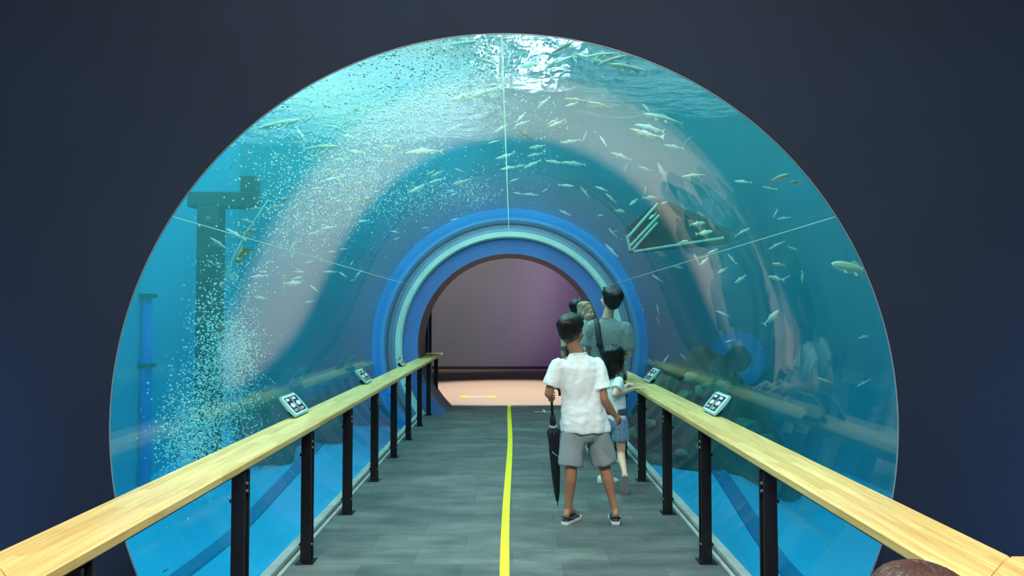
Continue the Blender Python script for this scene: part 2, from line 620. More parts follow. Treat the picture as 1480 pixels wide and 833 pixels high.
b = BM()
nx, ny = 52, 52
g = [[b.verts.new((x, y, zfloor(x, y))) for x in (-5.1 + 10.4 * i / nx for i in range(nx + 1))]
     for y in (Y0 + (YB + 0.1 - Y0) * j / ny for j in range(ny + 1))]
for j in range(ny):
    for i in range(nx):
        b.faces.new((g[j][i], g[j][i + 1], g[j + 1][i + 1], g[j + 1][i]))
struct(link('floor_tank', b, 'tank_floor_blue', smooth=True))
for xs, nm in ((-3.1, 'left'), (2.62, 'right')):  # dark blue strips imitating pipe shadows on the tank floor
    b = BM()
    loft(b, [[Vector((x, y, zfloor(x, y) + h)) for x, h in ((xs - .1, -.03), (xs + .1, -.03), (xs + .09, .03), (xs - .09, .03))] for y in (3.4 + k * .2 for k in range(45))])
    struct(link('floor_shadow_strip_' + nm, b, 'shadow_blue'))
slab('wall_tank_left', (-5.2, Y0, -1.4), (-5.0, YB + 0.2, 6.6), 'tank_blue')
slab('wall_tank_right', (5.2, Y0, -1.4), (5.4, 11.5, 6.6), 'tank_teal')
b = BM()
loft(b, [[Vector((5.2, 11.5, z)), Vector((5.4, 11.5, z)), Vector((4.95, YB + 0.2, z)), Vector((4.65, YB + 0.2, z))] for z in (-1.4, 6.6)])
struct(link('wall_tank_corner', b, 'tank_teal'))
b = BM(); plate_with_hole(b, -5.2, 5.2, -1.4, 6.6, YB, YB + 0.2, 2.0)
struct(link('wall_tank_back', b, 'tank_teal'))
slab('ceiling_tank', (-5.4, Y0 - 0.04, 6.6), (5.4, YB + 0.2, 6.8), 'screen_grey')

# water body (everything between the shell and the tube) and its rippled top
b = BM(); plate_with_hole(b, -4.999, 5.199, -1.3, ZS, Y0 + 0.005, YB - 0.002, RT + 0.0605)
water = struct(link('water', b, 'sea_water'))
b = BM()
nx, ny = 110, 110
def zwave(x, y):
    return ZS + 0.004 + 0.05 * noise.noise(Vector((x * 1.1, y * 1.1, 3))) + 0.03 * noise.noise(Vector((x * 2.6, y * 2.6, 8)))
g = [[b.verts.new((x, y, zwave(x, y))) for x in (-5 + 10.2 * i / nx for i in range(nx + 1))]
     for y in (Y0 + (YB - Y0) * j / ny for j in range(ny + 1))]
for j in range(ny):
    for i in range(nx):
        b.faces.new((g[j][i], g[j][i + 1], g[j + 1][i + 1], g[j + 1][i]))
struct(link('water_surface', b, 'rippled_water_surface', smooth=True))

# hall beyond the arch
slab('wall_hall_screen', (-6, 20.5, 0), (6, 20.7, 5), 'screen_grey')
slab('wall_hall_left', (-6.2, YB + 0.2, 0), (-6, 20.7, 5), 'dark_room')
slab('wall_hall_right', (6, YB + 0.2, 0), (6.2, 20.7, 5), 'dark_room')
slab('ceiling_hall', (-6.2, YB + 0.2, 5), (6.2, 20.7, 5.2), 'dark_room')
slab('baseboard_hall', (-6, 20.42, 0), (6, 20.5, 0.07), 'skirting_brown', 0.01)
slab('trim_walkway_end', (AX - 1.0, 12.27, 0.0), (AX + 1.0, 12.33, 0.006), 'kerb_grey')

# yellow dividing line and floor tapes
b = BM()
tube_pts = [(-0.035 + 0.012 * math.sin(y * 0.9), y) for y in [-1 + 13.28 * k / 60 for k in range(61)]]
loft(b, [[Vector((x - 0.028, y, 0.0005)), Vector((x + 0.028, y, 0.0005)), Vector((x + 0.028, y, 0.003)), Vector((x - 0.028, y, 0.003))] for x, y in tube_pts])
tag(link('floor_line', b, 'yellow_tape'), 'yellow tape line down the middle of the grey walkway', 'floor marking')
p = at(691, 574, 13.5); zz = 0.002
d = 1.5 / -((ray(691, 574)).z) ; p = CAM + ray(691, 574) * d
b = BM(); box(b, (p.x - 0.23, p.y - 0.12, 0.0005), (p.x + 0.23, p.y + 0.12, 0.003))
lab = tag(link('floor_notice', b, 'white_tape'), 'white floor notice with yellow ends stuck on the tan carpet', 'floor marking')
for s in (-1, 1):
    b = BM(); box(b, (p.x + s * 0.27 - 0.05, p.y - 0.15, 0.0006), (p.x + s * 0.27 + 0.05, p.y + 0.15, 0.0036))
    o = link('end_strip', b, 'yellow_tape', lab); o['label'] = 'yellow end of the notice'
b = BM()
for k in range(9):
    x = p.x - 0.18 + k * 0.045
    box(b, (x - 0.012, p.y - 0.05, 0.003), (x + 0.012, p.y + 0.05, 0.0042))
link('print_line', b, 'arch_brown', lab)
q = CAM + ray(788, 595) * (1.5 / -ray(788, 595).z)
b = BM()
tube(b, [(q.x - 0.17, q.y - 0.02, 0.002), (q.x, q.y - 0.1, 0.002), (q.x + 0.17, q.y, 0.002)], 0.022, 6, flat=0.08)
tube(b, [(q.x - 0.01, q.y - 0.08, 0.002), (q.x - 0.02, q.y + 0.2, 0.002)], 0.018, 6, flat=0.08)
tag(link('floor_tape', b, 'white_tape'), 'short pale T-shaped tape stuck on the grey walkway near its far end', 'floor marking')

dp = root('door_post', (-1.56, 13.95, 0), 'tall thin black double post standing beyond the arch at its left edge', 'post')
for xx in (-1.605, -1.535):
    b = BM(); box(b, (xx - 0.022, 13.90, 0.0), (xx + 0.022, 14.0, 2.6), 0.004)
    under(link('upright', b, 'black_steel'), dp)
b = BM(); box(b, (-1.583, 13.94, 0.0), (-1.557, 13.97, 2.6), 0.003)
under(link('pale_strip', b, 'kerb_grey'), dp)

# ------------------------------------------------------------------ light and camera
def area(name, loc, size, power, col=(1, 1, 1), rot=(0, 0, 0), sy=None):
    l = bpy.data.lights.new(name, 'AREA')
    l.energy = power; l.color = col; l.size = size
    if sy:
        l.shape = 'RECTANGLE'; l.size_y = sy
    o = bpy.data.objects.new(name, l); COL.objects.link(o)
    o.location = loc; o.rotation_euler = rot
    return o


area('tank_lamp_bank', (-2.7, 8.6, 6.4), 4.4, 450, (0.86, 1.0, 0.92), sy=9)
area('tank_lamp_crown', (0.30, 9.6, 6.3), 0.2, 75, (1.0, 1.0, 0.95), sy=1.7)
area('tank_lamp_bank', (2.6, 8.0, 6.4), 3.0, 105, (0.75, 0.97, 1.0), sy=7)
area('tank_lamp_front', (0, 4.6, 6.4), 6.0, 270, (0.85, 1.0, 1.0), sy=1.6)
area('entrance_ceiling_lamp', (0.0, 0.4, 4.3), 2.2, 300, (1.0, 0.98, 0.93), sy=1.2)

def spot(name, loc, target, power, col, size, blend=0.6, rad=0.05):
    l = bpy.data.lights.new(name, 'SPOT'); l.energy = power; l.color = col
    l.spot_size = math.radians(size); l.spot_blend = blend; l.shadow_soft_size = rad
    o = bpy.data.objects.new(name, l); COL.objects.link(o); o.location = loc
    o.rotation_euler = (Vector(target) - Vector(loc)).to_track_quat('-Z', 'Y').to_euler()
for s_ in (-1, 1):
    area('added_blue_fill', (s_ * 3.7, 2.2, 0.06), 1.9, 78, (0.16, 0.40, 1.0), (math.radians(140), 0, s_ * -0.25), sy=0.12)  # unseen blue fill lights, added low down to tint the front wall
spot('carpet_lamp', (0, 14.6, 4.8), (0, 14.5, 0), 1300, (1.0, 0.82, 0.66), 62, 0.5)
spot('purple_projector', (4.5, 16.0, 4.6), (3.2, 20.5, 2.4), 330, (0.75, 0.36, 1.0), 68)
spot('grey_projector', (-1.0, 15.0, 4.7), (-1.4, 20.5, 2.7), 310, (0.95, 0.95, 1.0), 62)

w = bpy.data.worlds.new('world'); SC.world = w; w.use_nodes = True
w.node_tree.nodes['Background'].inputs[0].default_value = (0.1, 0.13, 0.18, 1)
w.node_tree.nodes['Background'].inputs[1].default_value = 0.05

cam = bpy.data.cameras.new('camera'); co = bpy.data.objects.new('camera', cam); COL.objects.link(co)
co.location = CAM; co.rotation_euler = (PI / 2 + PITCH, 0, 0)
cam.sensor_width = 36; cam.lens = F * 36 / 1480; cam.clip_start = 0.05
SC.camera = co
SC.view_settings.view_transform = 'Standard'
SC.view_settings.look = 'None'
SC.view_settings.gamma = 1
SC.view_settings.use_curve_mapping = False
SC.view_settings.exposure = 0.55
cy = SC.cycles
cy.use_denoising = True
cy.max_bounces = 8; cy.diffuse_bounces = 3; cy.glossy_bounces = 4; cy.transmission_bounces = 6
cy.transparent_max_bounces = 24; cy.volume_bounces = 1
cy.sample_clamp_indirect = 4
# ------------------------------------------------------------------ handrails
def railing(s, nm):
    side = 'left' if s < 0 else 'right'
    where = ('wooden handrail on black posts along the left tank wall of the walkway' if s < 0 else
             'wooden handrail on black posts beside the girl, along the right tank wall')
    r = root('handrail', (AX + s * 1.35, 2.0, 0), where, 'handrail')
    xi, xo = 1.175, 1.420
    y_n, y_f, L = 1.83, 12.72, 0.245
    # top board: long straight run with a mitred return outward at each end
    b = BM()
    def board(P):
        rings = []
        e = 0.007
        lo, hi = 0.790, 0.83
        c = sum((Vector((x, y, 0)) for x, y in P), Vector()) / len(P)
        def ring(z, ins):
            out = []
            for x, y in P:
                v = Vector((x, y, 0)); dd = c - v
                out.append(v + Vector((math.copysign(min(ins, abs(dd.x)), dd.x), math.copysign(min(ins, abs(dd.y)), dd.y), z)))
            return out
        loft(b, [ring(lo, e), ring(lo + e, 0), ring(hi - e, 0), ring(hi, e)])
    X = lambda v: AX + s * v
    board([(X(xi), y_n), (X(xo), y_n + L), (X(xo), y_f), (X(xi), y_f + L)])
    rail = under(link('top_board', b, 'oak_handrail'), r)
    for (P) in ([(xi, y_n), (2.5, y_n), (2.5, y_n + L), (xo, y_n + L)], [(xi, y_f + L), (xo + 0.04, y_f + L), (xo + 0.04, y_f), (xo, y_f)]):
        Q = [(X(x), y) for x, y in P]
        b = BM()
        loft(b, [[Vector((x, y, z)) for x, y in Q] for z in (0.790, 0.83)])
        under(link('end_return', b, 'oak_handrail'), r)
    # steel flat under the board
    b = BM(); box(b, (min(X(1.19), X(1.25)), y_n + 0.3, 0.782), (max(X(1.19), X(1.25)), y_f + 0.1, 0.790))
    under(link('underside_flat', b, 'black_steel'), r)
    ys = [2.12, 3.40, 4.52, 5.62, 6.72, 7.82, 8.92, 10.0, 11.08, 12.15]
    for y in ys:
        x0 = 1.180
        xa, xb = sorted((X(x0), X(x0 + 0.062)))
        xm, xn = sorted((X(x0 + 0.01), X(x0 + 0.075)))
        b = BM()
        zb = 0.0
        box(b, (xa, y - 0.006, zb), (xb, y + 0.008, 0.782), 0.002)
        box(b, (xa, y + 0.050, zb), (xb, y + 0.064, 0.782), 0.002)
        box(b, (xm, y + 0.008, 0.64), (xn, y + 0.050, 0.655))
        box(b, (xm, y + 0.008, 0.10), (xn, y + 0.050, 0.115))
        p = under(link('post', b, 'black_steel'), r)
        for z in (0.69, 0.725, 0.105):
            b = BM()
            xc = X(x0 - 0.002)
            tube(b, [(xc, y + 0.029, z), (xc + s * 0.012, y + 0.029, z)], 0.007, 8)
            q = link('bolt', b, 'bolt_steel', p)
        b = BM(); box(b, (min(X(x0 - 0.02), X(x0 + 0.09)), y - 0.03, 0.0), (max(X(x0 - 0.02), X(x0 + 0.09)), y + 0.088, 0.006), 0.002)
        q = link('foot_plate', b, 'black_steel', p)
    return r


railing(-1, 'left'); railing(1, 'right')


# ------------------------------------------------------------------ information signs on the rails
def sign(s, y, label):
    x = AX + s * 1.415
    r = root('information_sign', (x, y, 0.8302), label, 'sign', 'information signs on the handrails')
    # local frame: u along reading direction, v up the tilted panel, n out of it
    u = Vector((0, -s, 0)); v = Vector((s * 0.66, 0, 0.75)); v.normalize(); n = u.cross(v)
    if n.z < 0: n = -n
    c = Vector((s * -0.005, 0, 0.075))
    P = lambda a, bb, h=0.0: c + u * a + v * bb + n * h
    def sheet(outline, h0, h1, mat, nm, par, mi=0):
        b = BM(); loft(b, [[P(a, q, h0) for a, q in outline], [P(a, q, h1) for a, q in outline]])
        return link(nm, b, mat, par)
    W, H = 0.135, 0.072
    out = []
    for k in range(9):
        t = -1 + 2 * k / 8; out.append((W + 0.012 + 0.03 * (1 - t * t), t * (H + 0.012)))
    out += [(-a, -q) for a, q in out]
    sheet(out, -0.012, 0.0, 'sign_holder', 'holder', r)
    sheet([(-W, -H), (W, -H), (W, H), (-W, H)], 0.0, 0.003, 'sign_white', 'panel', r)
    pan = [o for o in r.children if o.name.startswith('panel')][0]
    for q, cx in enumerate((-0.066, 0.066)):
        w, h = 0.059, 0.062
        sheet([(cx - w, -h), (cx + w, -h), (cx + w, h), (cx - w, h)], 0.003, 0.0045, 'sign_black', 'black_field', pan)
        b = BM()
        fish = [(-0.040, 0.000), (-0.018, 0.018), (0.008, 0.022), (0.026, 0.012), (0.042, 0.020), (0.040, -0.014), (0.024, -0.004), (0.004, -0.016), (-0.022, -0.012)]
        loft(b, [[P(cx + a, bb - 0.008 + 0.006 * q, hh) for a, bb in fish] for hh in (0.0045, 0.0055)])
        for (a0, a1, b0, b1) in ((-0.045, 0.012, 0.034, 0.052), (-0.045, 0.03, -0.040, -0.036), (-0.045, 0.02, -0.05, -0.046)):
            loft(b, [[P(cx + a, bb, hh) for a, bb in ((a0, b0), (a1, b0), (a1, b1), (a0, b1))] for hh in (0.0045, 0.0055)])
        link('printed_fish', b, 'sign_white', pan)
    b = BM()
    tube(b, [c - n * 0.012, c - n * 0.045 + Vector((0, 0, -0.02)), Vector((-s * 0.03, 0, -0.0))], [0.028, 0.022, 0.022], 10)
    box(b, (-0.05, -0.04, 0.0005), (0.02, 0.04, 0.006) ) if s > 0 else box(b, (-0.02, -0.04, 0.0005), (0.05, 0.04, 0.006))
    link('stand', b, 'black_steel', r)


sign(-1, 4.95, 'clear-framed black fish sign nearest the bubbles on the left handrail')
sign(-1, 7.25, 'small black fish sign midway along the left handrail, second of three')
sign(-1, 9.65, 'smallest black fish sign on the left handrail, closest to the pale ring')
sign(1, 5.02, 'clear-framed black fish sign on the right handrail in front of the mound')
sign(1, 7.35, 'small black fish sign just beyond the hand of the girl on the rail')


# ------------------------------------------------------------------ things standing in the tank
def stone(name, c, r, mat, label, seed, cat='rock', group=None, sub=3, amp=0.35):
    b = BM()
    vs = ell(b, (0, 0, 0), (1, 1, 1), sub=sub)
    for v in vs:
        d = v.co.normalized()
        k = 1 + amp * noise.noise(d * 1.7 + Vector((seed, 0, 0))) + amp * 0.4 * noise.noise(d * 4.5 + Vector((0, seed, 0)))
        v.co = Vector((d.x * r[0] * k, d.y * r[1] * k, d.z * r[2] * k))
    o = link(name, b, mat, smooth=True)
    o.location = c; o.rotation_euler = (0, 0, seed)
    return tag(o, label, cat, group)


# big rubble mound beside the tube on the right
b = BM()
n = 56
verts = []
cx, cy_, rx, ry, hz = 2.78, 10.45, 1.20, 1.02, 1.48
for j in range(n + 1):
    row = []
    for i in range(n + 1):
        a = -1 + 2 * i / n; c = -1 + 2 * j / n
        rr = min(1, a * a + c * c)
        h = hz * max(0, 1 - rr) ** 0.62
        x, y = cx + a * rx, cy_ + c * ry
        h *= 1 + 0.16 * noise.noise(Vector((x * 2.2, y * 2.2, 1))) + 0.08 * noise.noise(Vector((x * 6, y * 6, 4)))
        row.append(b.verts.new((x, y, zfloor(x, y) - 0.05 + h)))
    verts.append(row)
for j in range(n):
    for i in range(n):
        b.faces.new((verts[j][i], verts[j][i + 1], verts[j + 1][i + 1], verts[j + 1][i]))
tag(link('rock_mound', b, 'rock_dark', smooth=True), 'big dark rubble mound rising beside the tunnel behind the right handrail', 'rock')
def on_mound(x, y):
    a, c = (x - cx) / rx, (y - cy_) / ry
    return zfloor(x, y) - 0.05 + hz * max(0, 1 - a * a - c * c) ** 0.62
k = 0
MS = []
for i, (px, py, y, r, mat, lb) in enumerate([
        (962, 556, 7.3, 0.16, 'rock_green', 'flat green rock behind the small sign on the right handrail'),
        (1000, 548, 7.6, 0.12, 'rock_pale', 'pale tan rock lying high on the dark mound'),
        (1022, 566, 7.4, 0.15, 'rock_green', 'tall green rock on the dark mound right of the small sign'),
        (990, 575, 7.0, 0.13, 'rock_green', 'round green rock low on the dark mound between the two signs'),
        (935, 545, 8.2, 0.13, 'rock_pale', 'pale rock at the edge of the mound behind the girl'),
        (1045, 560, 7.8, 0.13, 'rock_pale', 'pale rock on the slope above the nearer right sign'),
        (975, 535, 8.3, 0.14, 'rock_dark', 'dark rock at the crest of the mound'),
        (1075, 622, 6.9, 0.20, 'rock_green', 'mossy green rock at the foot of the mound beside the nearer right sign'),
        (1105, 640, 7.0, 0.16, 'rock_green', 'low mossy green rock ending the foot of the mound')]):
    y = 8.2; p = at(px, py, y)
    # bring the stone onto the slope along the sight line
    for q in range(70):
        if p.z <= max(on_mound(p.x, p.y), zfloor(p.x, p.y)) + r * 0.6:
            break
        y += 0.06; p = at(px, py, y)
    stone('rock', p, (r, r * 1.1, r * 0.75), mat, lb, i * 1.7 + 1)
# stones on the blue floor at the foot of the mound
spots = [(905, 602, 7.2, .12), (915, 628, 6.7, .14), (940, 612, 6.7, .10), (968, 640, 6.6, .09), (905, 655, 5.9, .13), (948, 662, 6.0, .10), (985, 655, 6.5, .08), (1012, 645, 7.2, .09)]
for i, (px, py, y, r) in enumerate(spots):
    y = 8.0; p = at(px, py, y)
    for q in range(60):
        if p.z <= max(on_mound(p.x, p.y), zfloor(p.x, p.y)) + r * 0.6:
            break
        y += 0.05; p = at(px, py, y)
    o = stone('pebble', p, (r, r * 1.2, r * 0.6), 'rock_green' if i % 2 else 'rock_pale',
          'small algae-grown stone on the blue tank floor, seen between the right handrail posts', i * 2.3 + 9, 'rock', 'stones on the blue floor behind the right posts', 2)
# left: dark rocks behind the first sign
for i, (px, py, y, r, lb) in enumerate([
        (385, 600, 11.3, (0.56, 0.5, 0.66), 'large dark rock behind the first sign on the left handrail'),
        (470, 600, 12.3, (0.45, 0.42, 0.46), 'dark rock outcrop between the two nearer left signs')]):
    p = at(px, py, y)
    stone('rock', (p.x, p.y, zfloor(p.x, p.y) + r[2] * 0.55), r, 'rock_dark', lb, i * 3.1 + 2, amp=0.5)
p = at(471, 634, 12.3)
stone('rock', (p.x, p.y, zfloor(p.x, p.y) + 0.12), (0.2, 0.2, 0.18), 'rock_green', 'round mottled boulder alone on the blue floor behind a left post', 5.5)

# dark frame on the left
r = root('dark_frame', (at(300, 480, 8.6).x, 8.6, -0.6), 'tall dark post with a crossbar and stub, standing in the bubbles at left', 'frame')
def fbox(name, x0, y0, x1, y1, depth, th, mat, par, bev=0.02):
    A, B = at(x0, y0, depth), at(x1, y1, depth)
    b = BM(); box(b, (min(A.x, B.x), depth - th / 2, min(A.z, B.z)), (max(A.x, B.x), depth + th / 2, max(A.z, B.z)), bev)
    return under(link(name, b, mat), par)
fbox('post', 290, 300, 316, 700, 8.6, 0.22, 'dark_frame', r)
fbox('crossbar', 276, 279, 372, 301, 8.6, 0.22, 'dark_frame', r)
fbox('stub', 352, 256, 372, 279, 8.6, 0.22, 'dark_frame', r)
# platform with pale rails on the right
r = root('platform', (at(980, 350, 9.6).x, 9.6, 1.9), 'dark green platform with pale slanted bars hanging at right above the man', 'platform')
b = BM()
A = [at(906, 330, 9.7), at(952, 288, 9.7), at(1052, 334, 9.7), at(1052, 352, 9.7), at(912, 366, 9.7)]
loft(b, [[p + Vector((0, q, 0)) for p in A] for q in (-0.12, 0.12)])
under(link('deck', b, 'dark_frame'), r)
for (a, c) in (((907, 344), (951, 294)), ((911, 356), (953, 311)), ((914, 362), (950, 322)), ((906, 340), (911, 362)), ((916, 364), (1046, 344))):
    b = BM(); tube(b, [at(*a, 9.5), at(*c, 9.5)], 0.018, 8)
    under(link('bar', b, 'pale_bar'), r)
# pipe on the left wall with clamps
x = -4.93
ya = -(x) / 0.4963
r = root('wall_pipe', (x, 10.0, -0.9), 'bright blue vertical pipe clamped to the far left tank wall', 'pipe')
b = BM()
zt = 1.5 + (455 - 425) / F * 10.0
tube(b, [(x, 10.0, -0.9), (x, 10.0, 0.4), (x, 10.0, zt - 0.1), (x, 10.0, zt)], [0.085, 0.08, 0.07, 0.03], 14)
under(link('pipe', b, 'pipe_blue', smooth=True), r)
for py in (428, 528):
    z = 1.5 - (py - 455) / F * 10.0
    b = BM(); box(b, (x - 0.09, 9.90, z - 0.03), (x + 0.10, 10.06, z + 0.03), 0.008); box(b, (x + 0.06, 9.86, z - 0.02), (x + 0.16, 9.96, z + 0.02), 0.005)
    under(link('clamp', b, 'hole_black'), r)
# round port on the rear wall
pc = at(1066, 519, YB - 0.03)
r = root('wall_port', pc, 'bright blue ring with a black round hole on the rear tank wall', 'port')
b = BM(); annulus_prism(b, -0.06, 0.02, 0.24, 0.50, 48, cx=0, cz=0)
link('ring', b, 'collar_blue', r)
b = BM(); annulus_prism(b, -0.02, 0.02, 0.001, 0.25, 48, cx=0, cz=0)
link('opening', b, 'hole_black', r)


# ------------------------------------------------------------------ fish
def fish_mesh(name, L, H, W, bend, mat, stout=False):
    """nose at +x, tail at -x, length 1; object z is up"""
    b = BM()
    prof = [(0.0, .02), (.03, .30), (.10, .62), (.22, .92), (.36, 1.0), (.52, .90), (.68, .62), (.80, .36), (.87, .24), (.90, .24)] if not stout else \
           [(0.0, .03), (.03, .34), (.09, .66), (.20, .95), (.34, 1.0), (.50, .92), (.66, .66), (.78, .38), (.85, .26), (.88, .27)]
    def curve(t):
        x = 0.5 - t
        return Vector((x, bend * (max(0, t - 0.3)) ** 2, 0))
    rings = []
    for t, k in prof:
        c = curve(t)
        rings.append([c + Vector((0, W * k * math.cos(a), H * k * math.sin(a))) for a in (2 * PI * q / 12 for q in range(12))])
    loft(b, rings)
    def fin(pts, th=0.006):
        for v0 in (1,):
            vs = [Vector(p) for p in pts]
            loft(b, [[v + Vector((0, -th, 0)) for v in vs], [v + Vector((0, th, 0)) for v in vs]], mi=1)
    t0 = curve(prof[-1][0]); e = curve(1.0)
    th = H * 0.25
    fin([t0 + Vector((0.01, 0, th)), t0 + Vector((0.01, 0, -th)), e + Vector((0.0, 0, -H * 1.25)), e + Vector((0.045, 0, 0)), e + Vector((0.0, 0, H * 1.25))])
    c = curve(.36); d = curve(.58)
    fin([c + Vector((0, 0, H * .95)), d + Vector((0, 0, H * .75)), d + Vector((.03, 0, H * 1.15)), c + Vector((-.07, 0, H * 1.65))])
    c = curve(.62); d = curve(.76)
    fin([c + Vector((0, 0, -H * .7)), d + Vector((0, 0, -H * .4)), d + Vector((0, 0, -H * .75)), c + Vector((-.05, 0, -H * 1.25))])
    for s in (-1, 1):
        for t, ln in ((.27, .10), (.5, .08)):
            c = curve(t) + Vector((0, s * W * .75, -H * .55))
            vs = [c, c + Vector((-.03, s * .01, -.01)), c + Vector((-ln, s * .045, -H * .55)), c + Vector((-ln * .5, s * .04, -H * .65))]
            loft(b, [[v + Vector((0, 0, -.004)) for v in vs], [v + Vector((0, 0, .004)) for v in vs]], mi=1)
        c = curve(.075)
        ell(b, c + Vector((0, s * W * .52, H * .12)), (.013, .008, .013), sub=1, mi=2)
    me = bpy.data.meshes.new(name)
    bmesh.ops.recalc_face_normals(b, faces=b.faces)
    b.to_mesh(me); b.free()
    me.materials.append(MATS[mat]); me.materials.append(MATS['fish_fin']); me.materials.append(MATS['eye_dark'])
    me.shade_smooth(); me.set_sharp_from_angle(angle=1.0)
    return me


FM = {}
for kind, H, W, mat, st in (('slim', .072, .052, 'fish_silver', False), ('dark', .078, .055, 'fish_dark', False), ('stout', .115, .070, 'fish_gold', True)):
    FM[kind] = [fish_mesh('fish_' + kind, 1, H, W, bd, mat, st) for bd in (0.0, 0.42, -0.42, 0.2, -0.2)]
CENTRE = Vector((AX, 7, AZ))


def fish(hx, hy, tx, ty, kind='slim', k=None, label=None, group=None, tilt=0.0):
    k = k or RND.uniform(1.16, 1.55)
    a = in_water((hx + tx) / 2, (hy + ty) / 2, k)
    dep = a.y
    H_, T_ = at(hx, hy, dep), at(tx, ty, dep)
    ln = (H_ - T_).length
    sl = RND.uniform(-0.35, 0.35)
    H_ += Vector((0, 1, 0)) * ln * sl
    d = (H_ - T_)
    ln = d.length
    fx = d.normalized()
    up = Vector((RND.uniform(-.25, .25), RND.uniform(-.2, .2), 1))
    side = up.cross(fx)
    if side.length < 0.2:
        side = Vector((0, -1, 0)).cross(fx)
    side.normalize(); up = fx.cross(side)
    M = Matrix((fx, side, up)).transposed().to_4x4()
    o = bpy.data.objects.new('fish', RND.choice(FM[kind]))
    COL.objects.link(o)
    o.matrix_world = Matrix.Translation((H_ + T_) / 2) @ M @ Matrix.Scale(ln, 4)
    return tag(o, label, 'fish', group)


